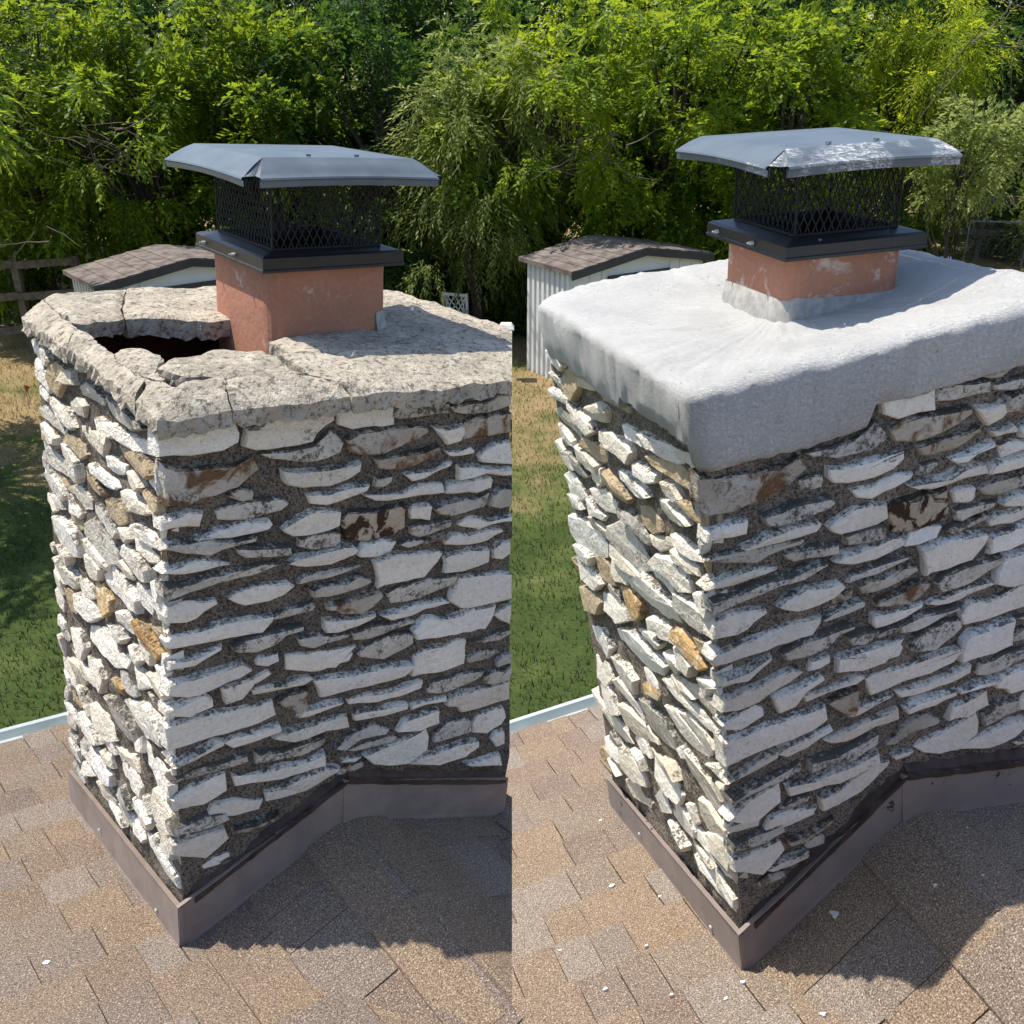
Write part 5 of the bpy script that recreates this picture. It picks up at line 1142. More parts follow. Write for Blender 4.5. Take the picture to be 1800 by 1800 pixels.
def flue(cf, root, rel0, mat, dims, zlen, smear):
    """clay liner under the cap; cf = cap frame, rounded square tube hanging from the band"""
    bw, bd = dims; ins = .022; rad = .035
    def ring(x0, x1, y0, y1, z, rd):
        out = []
        for (cx, cy, a0) in ((x1-rd, y1-rd, 0), (x0+rd, y1-rd, 90), (x0+rd, y0+rd, 180), (x1-rd, y0+rd, 270)):
            for k in range(6):
                a = R(a0 + k * 18); out.append((cx + rd * math.cos(a), cy + rd * math.sin(a), z))
        return out
    m = MB(); nn = 24; levels = [.02, -.03, -.08, -.13, -.2, -zlen]
    for z in levels:
        for p in ring(ins, bw - ins, ins, bd - ins, z, rad): m.v.append(Vector(p) + Vector((.0015 * nz(p, 20), .0015 * nz(p, 20, 4), 0)))
    for i in range(len(levels) - 1):
        for k in range(nn): m.f.append((i*nn+(k+1) % nn, i*nn+k, (i+1)*nn+k, (i+1)*nn+(k+1) % nn))
    # inner wall
    o = m.build('flue_liner', mat, root, lambda p: cf.rel(p) + rel0)
    m = MB(); b = 0
    for z in (.02, -.4):
        for p in ring(ins + .02, bw - ins - .02, ins + .02, bd - ins - .02, z, rad * .7): m.v.append(Vector(p))
    for k in range(nn):
        m.f.append((b+k, b+(k+1) % nn, b+nn+(k+1) % nn, b+nn+k))
    m.f.append(tuple(b + nn + k for k in range(nn)))
    m.build('flue_throat', M['flue_black'], root, lambda p: cf.rel(p) + rel0)
    # rim between the liner and its black throat
    m = MB()
    for p in ring(ins, bw - ins, ins, bd - ins, .02, rad) + ring(ins + .02, bw - ins - .02, ins + .02, bd - ins - .02, .02, rad * .7): m.v.append(Vector(p))
    for k in range(nn): m.f.append((k, (k+1) % nn, nn+(k+1) % nn, nn+k))
    m.build('flue_rim', M['flue_black'], root, lambda p: cf.rel(p) + rel0)
    return o, ring

TEXK = 1 / KL
# ---- left chimney -------------------------------------------------------------
chL = empty('stone_chimney', FL.o, 'white rubble stone chimney with a cracked, caved-in concrete crown', 'chimney')
dL = DIM['L']
core(FL, dL, 'L', chL, 1.195, .95)
r = random.Random(3)
for k, P in STONES_L:
    dep = r.uniform(.009, .018)
    o = stone(FL, P, dep, 'f', M['stone_' + k], chL, r, r.uniform(.003, .009))
    if max(FL.pt((p[0], -dep, p[1])).x for p in P) > -.004: clip_x(o, chL)
build_side(FL, dL, chL, SIDE_L, 1.20)
fillers(FL, dL, STONES_L, chL, 1.16, .85, 8)
flashing(FL, dL, chL, M['flash'], 'L')
CROWN_L = dict(
A=[(.044,.93,1.255),(.019,.70,1.265),(.018,.545,1.265),(-.02,.465,1.262),(-.030,.46,1.24),(-.030,.82,1.235)],
B=[(.05,.94,1.255),(.09,.975,1.26),(.252,.97,1.265),(.163,.726,1.265),(.137,.625,1.262),(.05,.591,1.262),(.026,.60,1.262),(.024,.70,1.265)],
C=[(.256,.97,1.265),(.60,.985,1.265),(.60,.62,1.262),(.50,.585,1.26),(.307,.566,1.26),(.261,.59,1.262),(.142,.634,1.262),(.168,.726,1.265)],
D=[(.016,.538,1.265),(.010,.331,1.265),(-.004,.134,1.265),(-.004,.075,1.262),(-.030,.05,1.238),(-.030,.25,1.24),(-.030,.452,1.24),(-.02,.457,1.262)],
E=[(-.002,.07,1.262),(-.002,.13,1.265),(.010,.062,1.265),(.024,.0,1.265),(.06,.035,1.268),(.103,.051,1.268),(.127,.043,1.265),(.10,-.03,1.26),(.10,-.052,1.232),(0.005,-.056,1.222),(-.024,-.04,1.222),(-.030,.044,1.238)],
F=[(.017,.317,1.256),(.051,.339,1.262),(.079,.31,1.264),(.088,.233,1.26),(.061,.196,1.252),(.032,.157,1.248),(.018,.185,1.252),(.010,.213,1.254)],
G=[(.045,.148,1.262),(.103,.223,1.264),(.189,.234,1.266),(.286,.236,1.266),(.281,.188,1.264),(.282,.052,1.26),(.183,.054,1.26),(.077,.085,1.26)],
H=[(.131,.042,1.265),(.194,.034,1.265),(.282,.019,1.265),(.322,-.03,1.26),(.33,-.052,1.235),(.23,-.052,1.232),(.104,-.052,1.232),(.104,-.03,1.26)],
I=[(.286,.18,1.27),(.362,.156,1.27),(.477,.149,1.27),(.597,.146,1.27),(.686,.166,1.27),(.93,.19,1.268),(.93,-.05,1.232),(.62,-.052,1.232),(.335,-.052,1.235),(.326,-.03,1.26),(.287,.046,1.264)],
J=[(.33,.30,1.266),(.70,.44,1.27),(.72,.80,1.27),(.90,.80,1.268),(.93,.195,1.264),(.69,.172,1.264),(.60,.152,1.264),(.48,.155,1.264),(.365,.162,1.264),(.33,.19,1.264)],
K=[(0.61,0.985,1.27),(0.93,0.96,1.268),(0.97,0.85,1.262),(0.99,0.34,1.258),(0.935,0.20,1.262),(0.905,0.80,1.268),(0.61,0.80,1.268)],
X=[(.02,.14,1.25),(.05,.165,1.252),(.062,.15,1.25),(.034,.092,1.252)])
THK = dict(A=.028, D=.028, E=.030, H=.030, I=.032, C=.042, B=.034, G=.026, F=.03, X=.025)
for k, P in CROWN_L.items():
    crown_slab(FL, 'crown_slab', P, THK.get(k, .062), M['concrete'], chL, random.Random(ord(k)), ord(k) * 1.7, .007, clip=k in 'IJK')
relL = CL.o - FL.o
flue(CL, chL, relL, M['clay'], (.323, .373), .75, False)

TEXK = 1 / KR
# ---- right chimney ------------------------------------------------------------
chR = empty('stone_chimney', FR.o, 'white rubble stone chimney with a smooth white coated crown', 'chimney')
dR = DIM['R']
core(FR, dR, 'R', chR, 1.21, .71)
r = random.Random(3)
def skirt_front(x): return (1.168 if x < .29 else 1.212) if x < .3 else 1.205
for k, P in STONES_R:
    cz = sum(p[1] for p in P) / len(P); cx = sum(p[0] for p in P) / len(P); dep = r.uniform(.009, .018)
    tp = r.uniform(.003, .009)
    if cz > skirt_front(cx) + .005 or cx > .74: continue
    stone(FR, P, dep, 'f', M['stone_' + k], chR, r, tp)
build_side(FR, dR, chR, SIDE_R, 1.185)
fillers(FR, dR, STONES_R, chR, 1.13, .72, 9)
flashing(FR, dR, chR, M['flash_s'], 'R')

def crown_R():
    """smooth coat: rings run from the ragged skirt over the rounded rim up to the flue"""
    base = [(-.03, -.03), (.70, -.03), (.70, .58), (.42, .72), (.07, .80), (-.03, .745)]
    # dense rounded outline
    def outline(ins, rad):
        pts = []
        n = len(base); B = [Vector(b) for b in base]
        cx = sum(B, Vector((0, 0))) / n
        # inset by moving each edge inwards
        E = []
        for i in range(n):
            a, b = B[i], B[(i+1) % n]; d = (b - a).normalized(); nn = Vector((-d.y, d.x)); E.append((a + nn * ins, d))
        V = []
        for i in range(n):
            (p, d), (q, e) = E[i-1], E[i]
            den = d.x * e.y - d.y * e.x; t = ((q.x - p.x) * e.y - (q.y - p.y) * e.x) / den; V.append(p + d * t)
        for i in range(n):
            a, b, c = V[i-1], V[i], V[(i+1) % n]; rd = min(rad, (b-a).length * .45, (c-b).length * .45)
            s = b + (a - b).normalized() * rd; e = b + (c - b).normalized() * rd
            for k in range(7):
                t = k / 6; pts.append((s.lerp(b, t)).lerp(b.lerp(e, t), t))
        return pts
    def dense(pts, N):
        L = [0]
        for i in range(len(pts)): L.append(L[-1] + (pts[(i+1) % len(pts)] - pts[i]).length)
        out = []
        for k in range(N):
            s = L[-1] * k / N; i = 0
            while L[i+1] < s: i += 1
            t = (s - L[i]) / max(L[i+1] - L[i], 1e-9); out.append(pts[i].lerp(pts[(i+1) % len(pts)], t))
        return out
    N = 260
    prof = [(0.026, -.004), (0.014, .0), (.008, .012), (.004, .04), (.001, .080), (-.003, .117), (-.001, .127), (.004, .1335), (.012, .137)]
    inner = [(.05, .138), (.10, .136), (.2, .130), (.3, .123), (.4, .116), (.5, .110), (.6, .105), (.72, .102)]   # fraction of the way to the flue
    m = MB(); CEN = Vector((.36, .38))
    def zb(p):
        x, y = p
        if y < .0: z = 1.165 if x < .285 else 1.206
        elif x < .0: z = 1.185 if y > .30 else 1.212
        else: z = 1.19
        return z
    last = None
    for j, (ins, dz) in enumerate(prof + inner):
        if j < len(prof):
            pts = dense(outline(ins, .034 + ins * .3), N); last = pts
        else: pts = [p.lerp(CEN, ins) for p in last]
        for i, p in enumerate(pts):
            q3 = (p.x, p.y, dz * 1.6)
            z0 = zb(p); top = 1.172 + dz
            t = min(1, max(0, (dz + .004) / .112))
            z = z0 * (1 - t) + top * t if j < 6 else top
            if j < 3: z += (.016 * nz((p.x, p.y, 2.2), 18) + .010 * nz((p.x, p.y, 5.2), 60)) * (1 - j / 3)
            d = .0034 * (nz(q3, 7) + .9 * nz(q3, 24) + 1.0 * nz(q3, 65))
            out = (p - CEN).normalized()
            if j < 6: p = p + out * d * 1.8
            else: z += d * 1.2
            m.v.append(Vector((p.x, p.y, z)))
    prof = prof + inner
    for j in range(len(prof) - 1):
        for i in range(N): m.f.append((j*N+i, j*N+(i+1) % N, (j+1)*N+(i+1) % N, (j+1)*N+i))
    c = len(m.v); m.v.append(Vector((.36, .38, 1.272)))
    J = (len(prof) - 1) * N
    for i in range(N): m.f.append((J+i, J+(i+1) % N, c))
    return m.build('crown', M['paint'], chR, FR.rel, smooth=True)
crown_R()
relR = CR.o - FR.o
_, ringf = flue(CR, chR, relR, M['clay_s'], (.285, .292), .3, True)
def fillet(cf, root, rel0, ring, bw, bd, zb, zt, mat, keep=lambda p: True):
    m = MB(); nn = 24; ins = .022
    lv = [(.016, zb - .03), (.009, zb + .0), (.005, zb + .012), (.003, zt), (-.003, zt + .003)]
    for o_, z in lv:
        for k, p in enumerate(ring(ins - o_, bw - ins + o_, ins - o_, bd - ins + o_, z, .035 + o_)):
            w = nz(p, 9, 3) * .022 + nz(p, 30, 1) * .01 if z > zb + .01 else 0
            q = Vector(p); q.z += w * min(1, (z - zb) / .03); q += Vector((nz(p, 40), nz(p, 40, 7), 0)) * .003; m.v.append(q)
    for i in range(len(lv) - 1):
        for k in range(nn):
            if keep(m.v[i*nn+k]): m.f.append((i*nn+k, i*nn+(k+1) % nn, (i+1)*nn+(k+1) % nn, (i+1)*nn+k))
    m.build('mortar_fillet', mat, root, lambda p: cf.rel(p) + rel0, smooth=True)
fillet(CR, chR, relR, ringf, .285, .292, -.122, -.088, M['fillet'])
TEXK = 1 / KL
fillet(CL, chL, relL, ringf, .323, .373, -.142, -.112, M['fillet'], lambda p: p.x > .13 or p.y > .36)
TEXK = 1 / KR

# ------------------------------------------------------------------ chimney caps
def cap(cf, dims, label, lidm, bandm):
    bw, bd, bh, lx, ly, lz, lw, ld, ph, pi = dims
    root = empty('chimney_cap', cf.pt((bw / 2, bd / 2, 0)), label, 'chimney cap')
    off = Vector((bw / 2, bd / 2, 0)); fn = lambda p: cf.rel(Vector(p) - off)
    # base band: slightly flared skirt plus a flat flange
    m = MB(); w = .036
    o0 = [(-.002, -.002), (bw + .002, -.002), (bw + .002, bd + .002), (-.002, bd + .002)]
    o1 = [(0, 0), (bw, 0), (bw, bd), (0, bd)]
    o2 = [(.006, .006), (bw - .006, .006), (bw - .006, bd - .006), (.006, bd - .006)]
    i1 = [(w, w), (bw - w, w), (bw - w, bd - w), (w, bd - w)]
    lv = [(o0, -.001), (o0, .004), (o1, .006), (o1, bh - .004), (o2, bh), (i1, bh + .006), (i1, bh - .03)]
    for (pp, z) in lv:
        for p in pp: m.v.append(Vector((p[0], p[1], z)))
    for i in range(len(lv) - 1):
        for k in range(4): m.f.append((i*4+k, i*4+(k+1) % 4, (i+1)*4+(k+1) % 4, (i+1)*4+k))
    m.f += [(0, 24, 25, 1), (1, 25, 26, 2), (2, 26, 27, 3), (3, 27, 24, 0)]
    band = m.build('base_band', bandm, root, fn)
    # screws on the sunlit side
    for yy in (.16, .62):
        y = bd * (1 - yy); m = MB(); p = Vector((-.001, y, bh * .5))
        m.tube([p, p + Vector((-.004, 0, 0)), p + Vector((-.009, 0, 0))], [.0042, .0042, .003], 6)
        m.tube([p + Vector((-.007, 0, 0)), p + Vector((-.014, -.003, .001))], .0016, 6)
        sc = m.build('screw', M['screw'], band, fn)
    # expanded metal screen
    m = MB(); ztop = lz + ph * .55; zb = bh + .004; dw = .0165; dh = .036; th = .0009
    e = w + .002
    sides = [((e, e), (bw - e, e)), ((bw - e, e), (bw - e, bd - e)), ((bw - e, bd - e), (e, bd - e)), ((e, bd - e), (e, e))]
    rr = random.Random(2)
    for a, b in sides:
        a = Vector(a); b = Vector(b); L = (b - a).length; nu = round(L / dw); nv = round((ztop - zb) / dh)
        P = lambda i, j: (lambda q: Vector((q.x, q.y, zb + (ztop - zb) * j / (2 * nv))))(a.lerp(b, min(1, max(0, i / (2 * nu)))))
        for j in range(2 * nv):
            for i in range(2 * nu + 1):
                if (i + j) % 2 == 0:
                    for s in (-1, 1):
                        if 0 <= i + s <= 2 * nu:
                            # strands bow so that the openings read as rounded diamonds
                            p, q = P(i, j), P(i + s, j + 1)
                            mid = (p + q) / 2
                            m.bar(p, q, th * 1.5, th * 2.2)
        m.bar(P(0, 0), P(0, 2 * nv), .003); m.bar(P(0, 0) + Vector((0, 0, .003)), P(2*nu, 0) + Vector((0, 0, .003)), .004)
    m.build('mesh_screen', M['wire'], root, fn)
    # lid: top plate, four sloping flaps with rolled lips, open folds at the corners
    m = MB(); zt = lz + ph
    T = [(lx + pi, ly + pi), (lx + lw - pi, ly + pi), (lx + lw - pi, ly + ld - pi), (lx + pi, ly + ld - pi)]
    B = [(lx, ly), (lx + lw, ly), (lx + lw, ly + ld), (lx, ly + ld)]
    nseg = 6
    for k in range(4):
        a, b = Vector(B[k]), Vector(B[(k+1) % 4]); ta, tb = Vector(T[k]), Vector(T[(k+1) % 4])
        dr = (b - a).normalized(); g = .022
        outn = Vector((dr.y, -dr.x))
        a2, b2 = a + dr * g, b - dr * g
        prof = []
        for q in range(nseg + 1):                      # eased slope from plate to lip
            t = q / nseg; s = t * t * .35 + t * .65
            prof.append((t, zt - (ph - .016) * s))
        rows = []
        for t, z in prof:
            rows.append((ta.lerp(a2, t), tb.lerp(b2, t), z))
        lip = [(.0035, lz + .015), (.0055, lz + .0115), (.001, lz + .0085), (.001, lz - .002), (-.003, lz - .003), (-.004, lz + .012)]
        for o_, z in lip: rows.append((a2 + outn * o_, b2 + outn * o_, z))
        base = len(m.v); n = 8
        for pa, pb, z in rows:
            for i in range(n + 1):
                p = pa.lerp(pb, i / n); t = i / n
                sag = .004 * math.sin(math.pi * t) * (1 if z < zt - .01 else .3)
                if k == 3: sag = .006 * math.sin(math.pi * t) * (zt - z) / ph
                m.v.append(Vector((p.x, p.y, z + sag)))
        for j in range(len(rows) - 1):
            for i in range(n):
                q = base + j * (n+1) + i; m.f.append((q + 1, q, q + n + 1, q + n + 2))
        # inward corner fold between this flap and the previous one
        c = Vector(T[k]); p1 = a2; pprev = Vector(B[k-1]); d0 = (a - pprev).normalized(); p0 = a - d0 * g
        inn = c.lerp(a, .55)
        b0 = len(m.v)
        m.v += [Vector((c.x, c.y, zt)), Vector((p0.x, p0.y, lz + .016)), Vector((inn.x, inn.y, lz + ph * .35)), Vector((p1.x, p1.y, lz + .016))]
        m.f += [(b0, b0 + 1, b0 + 2), (b0, b0 + 2, b0 + 3)]
    b0 = len(m.v); N = 10
    for j in range(N + 1):
        for i in range(N + 1):
            u, v = i / N, j / N
            p = Vector(T[0]).lerp(Vector(T[1]), u).lerp(Vector(T[3]).lerp(Vector(T[2]), u), v)
            m.v.append(Vector((p.x, p.y, zt + .006 * math.sin(math.pi * u) * math.sin(math.pi * v))))
    for j in range(N):
        for i in range(N):
            q = b0 + j * (N + 1) + i; m.f.append((q, q + 1, q + N + 2, q + N + 1))
    lid = m.build('lid', lidm, root, fn, smooth=True)
    bm = bmesh.new(); bm.from_mesh(lid.data); bmesh.ops.remove_doubles(bm, verts=bm.verts, dist=.0004)
    bmesh.ops.recalc_face_normals(bm, faces=bm.faces); bm.to_mesh(lid.data); bm.free()
    md = lid.modifiers.new('edge', 'EDGE_SPLIT'); md.split_angle = R(24)
    # small fixing screws of the lid
    for u in (.3, .62):
        p = Vector(T[0]).lerp(Vector(T[1]), u); q = Vector((p.x, p.y + .012, zt + .002)); m = MB()
        m.tube([q, q + Vector((0, 0, .004))], .005, 8); m.build('screw', lidm, lid, fn)
    return root
TEXK = 1 / KL
cap(CL, (.323, .373, .031, -.05, -.067, .171, .434, .472, .048, .052), 'clean blue-grey metal chimney cap above the broken concrete crown', M['lid'], M['black'])
TEXK = 1 / KR
cap(CR, (.285, .292, .027, -.052, -.035, .145, .376, .382, .038, .042), 'blue-grey metal chimney cap smeared with white paint above the white crown', M['lid_s'], M['black_w'])

TEXK = 1.0
# ------------------------------------------------------------------ garden: sheds, fences, small things
def shed(loc, rz, label, tilt=(0, 0)):
    root = empty('garden_shed', loc, label, 'shed', 'garden sheds', (tilt[0], tilt[1], rz))
    Wd, Dp, H, rise = 2.75, 1.25, 1.80, .20
    m = MB()
    m.box((.03, .03, 0), (Wd - .03, Dp, H))
    m.add([(.03, .03, H), (Wd - .03, .03, H), (Wd / 2, .03, H + rise), (.03, Dp, H), (Wd - .03, Dp, H), (Wd / 2, Dp, H + rise)], [(0,1,2),(3,5,4),(0,2,5,3),(1,4,5,2)])
    m.build('wall', M['shedwall'], root)
    for i in range(9):                                  # ribs of the side wall
        y = .06 + i * .135; m = MB(); m.box((-.004, y, 0), (.03, y + .06, H)); m.build('wall_rib', M['shedwall'], root)
    for x in (.06, .36, .60, 1.98, 2.2, 2.46):          # upright panel ribs at the front
        m = MB(); m.box((x, .008, 0), (x + .035, .03, H - .02)); m.build('wall_rib', M['shedwall'], root)
    for x in (.72, 1.86):
        m = MB(); m.box((x, -.012, 0), (x + .12, .03, H - .12)); m.build('door_frame', M['sheddark'], root)
    m = MB(); m.box((.84, -.014, H - .19), (1.86, .03, H - .12)); m.build('door_frame', M['sheddark'], root)
    m = MB(); m.box((.843, .004, .05), (1.345, .029, H - .193)); m.build('door', M['shedwall'], root)
    m = MB(); m.box((1.355, .004, .05), (1.857, .029, H - .193)); m.build('door', M['shedwall'], root)
    for s in (0, 1):
        m = MB(); e = .08
        a = (-e, H - .012) if s == 0 else (Wd + e, H - .012); b = (Wd / 2, H + rise + .02)
        m.add([(a[0], -.10, a[1]), (b[0], -.10, b[1]), (b[0], Dp + .1, b[1]), (a[0], Dp + .1, a[1]), (a[0], -.10, a[1] + .05), (b[0], -.10, b[1] + .05), (b[0], Dp + .1, b[1] + .05), (a[0], Dp + .1, a[1] + .05)],
              [(0,3,2,1),(4,5,6,7),(0,1,5,4),(1,2,6,5),(2,3,7,6),(3,0,4,7)])
        rf = m.build('roof', M['shedroof'], root)
        m = MB(); m.bar((a[0], -.112, a[1] - .02), (b[0], -.112, b[1] - .02), .02, .10); m.build('fascia', M['sheddark'], root)
        for q in range(6):                              # worn shingle courses
            t0 = q / 6; m = MB()
            x0 = a[0] + (b[0] - a[0]) * t0; x1 = a[0] + (b[0] - a[0]) * (t0 + 1 / 6); z0 = a[1] + (b[1] - a[1]) * t0 + .05; z1 = a[1] + (b[1] - a[1]) * (t0 + 1 / 6) + .05
            m.add([(x0, -.11, z0 + .002), (x1, -.11, z1 + .002), (x1, Dp + .1, z1 + .002), (x0, Dp + .1, z0 + .002), (x0, -.11, z0 + .018), (x1, -.11, z1 + .006), (x1, Dp + .1, z1 + .006), (x0, Dp + .1, z0 + .018)],
                  [(0,3,2,1),(4,5,6,7),(0,1,5,4),(1,2,6,5),(2,3,7,6),(3,0,4,7)])
            m.build('shingle_course', M['shedroof'], rf)
    return root
pL = at(172, 506, 14.0); shed((pL.x, pL.y, 0), R(39), 'small shed behind the chimney with the broken crown, mostly hidden')
pR = at(1005, 476, 15.0); shed((pR.x, pR.y, 0), R(33), 'pale garden shed with dark door frame behind the white crown')

def rail_fence(p0, p1, zs, n, label, w=.13):
    p0 = Vector(p0); p1 = Vector(p1); root = empty('rail_fence', p0, label, 'fence')
    d = p1 - p0
    for i in range(n + 1):
        q = d * (i / n); m = MB(); m.box((q.x - .06, q.y - .06, 0), (q.x + .06, q.y + .06, max(zs) + .1)); m.build('post', M['wood'], root)
    for z in zs:
        for i in range(n):
            a, b = d * (i / n), d * ((i + 1) / n); m = MB()
            off = Vector((0, -.085, 0))
            m.bar(a + off + Vector((0, 0, z)), b + off + Vector((0, 0, z + .02)), .04, w); m.build('rail', M['wood'], root)
    return root
a = at(-60, 566, 17.0); b = at(150, 560, 17.6)
rail_fence((a.x, a.y, 0), (b.x, b.y, 0), (.35, .95, 1.5), 2, 'dark wooden rail fence in the shade left of the hidden shed')
a = at(700, 500, 21.0); b = at(890, 500, 21.3)
rail_fence((a.x, a.y, 0), (b.x, b.y, 0), (.9, 1.45), 2, 'wooden rail fence under the trees behind the white lattice chair')
a = at(1500, 480, 26.6); b = at(1930, 480, 25.0)
rail_fence((a.x, a.y, 0), (b.x, b.y, 0), (.7, 1.52), 4, 'grey wooden rail fence right of the paint-smeared cap', .16)

def pipe_fence(p0, p1, h, n):
    p0 = Vector(p0); p1 = Vector(p1); root = empty('wire_fence', p0, 'galvanised pipe and wire fence in front of the grey rail fence', 'fence')
    d = p1 - p0; m = MB(); m.tube([(0, 0, h), d + Vector((0, 0, h))], .022, 8); m.build('top_rail', M['pipe'], root)
    for i in range(n + 1):
        q = d * (i / n); m = MB(); m.tube([q, q + Vector((0, 0, h + .02))], .025, 8); m.build('post', M['pipe'], root)
    m = MB(); L = d.length; dx = d.normalized(); s = .09; k = int((L + h) / s)
    for i in range(-int(h / s), int(L / s)):
        for sg in (0, 1):
            x0, z0, x1, z1 = i * s, 0, i * s + h, h
            if x0 < 0: z0 -= x0; x0 = 0
            if x1 > L: z1 -= x1 - L; x1 = L
            if sg: z0, z1 = h - z0, h - z1
            if x1 > x0: m.bar(dx * x0 + Vector((0, 0, z0)), dx * x1 + Vector((0, 0, z1)), .0022)
    tag(m.build('wire_mesh', M['pipe'], root), kind='stuff')
a = at(1690, 470, 24.6); b = at(1900, 470, 24.0)
pipe_fence((a.x, a.y, 0), (b.x, b.y, 0), 1.15, 2)

def lattice_chair(loc, rz):
    root = empty('garden_chair', loc, 'white lattice-back garden chair behind the broken crown', 'chair', rot=(0, 0, rz))
    m = MB(); m.box((-.25, -.25, .40), (.25, .22, .44)); m.build('seat', M['white'], root)
    for x in (-.235, .235):
        m = MB(); m.box((x - .02, -.25, 0), (x + .02, -.21, .62)); m.build('leg', M['white'], root)
        m = MB(); m.box((x - .02, .20, 0), (x + .02, .24, .92)); m.build('leg', M['white'], root)
        m = MB(); m.box((x - .025, -.27, .60), (x + .025, .2, .63)); m.build('armrest', M['white'], root)
    m = MB()
    m.box((-.215, .205, .86), (.215, .235, .91)); m.box((-.215, .205, .46), (.215, .235, .50))
    for i in range(-2, 3):
        for s in (-1, 1):
            c = i * .11; m.bar((c - s * .17, .22, .50), (c + s * .17, .22, .86), .02, .016) if abs(c) < .06 else m.bar((max(-.21, min(.21, c - s * .1)), .22, .50), (max(-.21, min(.21, c + s * .1)), .22, .86), .02, .016)
    m.build('backrest', M['white'], root)
p = at(792, 556, 17.5); lattice_chair((p.x, p.y, 0), R(-20))

def lantern(loc, label, k=1.0):
    root = empty('garden_lantern', loc, label, 'lantern', 'white garden lanterns')
    m = MB(); s = k
    m.box((-.11*s, -.11*s, 0), (.11*s, .11*s, .05*s)); m.box((-.05*s, -.05*s, .05*s), (.05*s, .05*s, .30*s)); m.build('base', M['white'], root)
    m = MB(); m.box((-.12*s, -.12*s, .30*s), (.12*s, .12*s, .33*s))
    for x in (-.09, .09):
        for y in (-.09, .09): m.box(((x-.02)*s, (y-.02)*s, .33*s), ((x+.02)*s, (y+.02)*s, .50*s))
    m.build('lamp_housing', M['white'], root)
    m = MB(); a, b, c = .20*s, .13*s, .03*s
    m.add([(-a,-a,.50*s),(a,-a,.50*s),(a,a,.50*s),(-a,a,.50*s),(-a,-a,.53*s),(a,-a,.53*s),(a,a,.53*s),(-a,a,.53*s),(-b,-b,.64*s),(b,-b,.64*s),(b,b,.64*s),(-b,b,.64*s)],
          [(0,3,2,1),(0,1,5,4),(1,2,6,5),(2,3,7,6),(3,0,4,7),(4,5,9,8),(5,6,10,9),(6,7,11,10),(7,4,8,11),(8,9,10,11)])
    m.build('lamp_roof', M['white'], root)
p = at(1662, 466, 23.4); lantern((p.x, p.y, 0), 'white garden lantern right of the white crown, under the shrubs', .8)
p = at(890, 566, 15.5); lantern((p.x, p.y, p.z - .42), 'white garden lantern beside the lattice chair, behind the broken crown', .62)

def flag(loc):
    root = empty('marker_flag', loc, 'tiny red marker flag in the shaded lawn at the left edge', 'flag')
    m = MB(); m.tube([(0, 0, 0), (0, 0, .36)], .004, 6); m.build('pole', M['pipe'], root)
    m = MB(); m.add([(.004, -.002, .36), (.08, -.002, .33), (.004, -.002, .24), (.004, .002, .36), (.08, .002, .33), (.004, .002, .24)], [(0,2,1),(3,4,5),(0,1,4,3),(1,2,5,4),(2,0,3,5)]); m.build('cloth', M['red'], root)
p = at(46, 690, 14.0); flag((p.x, p.y, 0))

# ------------------------------------------------------------------ trees
def leaves(name, a, b, c, nclus, nspr, nleaf, ll, lw, seed, spread=.42, droop=.55):
    """crown mesh: clumps of drooping compound leaves; each leaflet is a small kite"""
    g = np.random.default_rng(seed)
    d = g.normal(size=(nclus, 3)); d /= np.linalg.norm(d, axis=1, keepdims=True)
    rr = g.uniform(.35, 1.0, nclus) ** .55
    wob = 1 + .28 * np.sin(d[:, 0] * 5 + seed) * np.cos(d[:, 2] * 4 + seed * 1.7)
    cen = d * np.array([a, b, c]) * (rr * wob)[:, None]
    cid = np.repeat(np.arange(nclus), nspr); S = len(cid)
    rad = g.uniform(.6, 1.25, nclus)[cid]
    off = g.normal(size=(S, 3)); off /= np.linalg.norm(off, axis=1, keepdims=True)
    off *= (g.random(S) ** .5 * spread * rad)[:, None] * np.array([1, 1, .7])
    base = cen[cid] + off
    dr = off / spread + d[cid] * .5 + g.normal(size=(S, 3)) * .45; dr[:, 2] -= droop
    dr /= np.linalg.norm(dr, axis=1, keepdims=True)
    side = np.cross(dr, np.array([0, 0, 1.]) + g.normal(size=(S, 3)) * .25); side /= np.linalg.norm(side, axis=1, keepdims=True) + 1e-9
    nrm = np.cross(side, dr)
    L = g.uniform(.75, 1.25, S) * ll * nleaf * .33
    V = np.zeros((S, nleaf, 4, 3))
    for k in range(nleaf):
        t = (k + .6) / nleaf
        s = 1 if k % 2 else -1
        p = base + dr * (L * t)[:, None] + np.array([0, 0, -1.]) * (L * t * t * .45)[:, None]
        ang = .75 - .45 * t
        ld = dr * math.cos(ang) + side * (s * math.sin(ang)) + g.normal(size=(S, 3)) * .16; ld[:, 2] -= .18
        if k == nleaf - 1: ld = dr + g.normal(size=(S, 3)) * .1
        ld /= np.linalg.norm(ld, axis=1, keepdims=True)
        pw = np.cross(ld, nrm + g.normal(size=(S, 3)) * .35); pw /= np.linalg.norm(pw, axis=1, keepdims=True) + 1e-9
        sz = g.uniform(.7, 1.2, S)[:, None]
        V[:, k, 0] = p; V[:, k, 1] = p + ld * ll * .42 * sz + pw * lw * .5 * sz; V[:, k, 2] = p + ld * ll * sz; V[:, k, 3] = p + ld * ll * .42 * sz - pw * lw * .5 * sz
    v = V.reshape(-1, 3); q = np.arange(len(v)).reshape(-1, 4)
    me = np_mesh(name, v, q)
    return me, cen

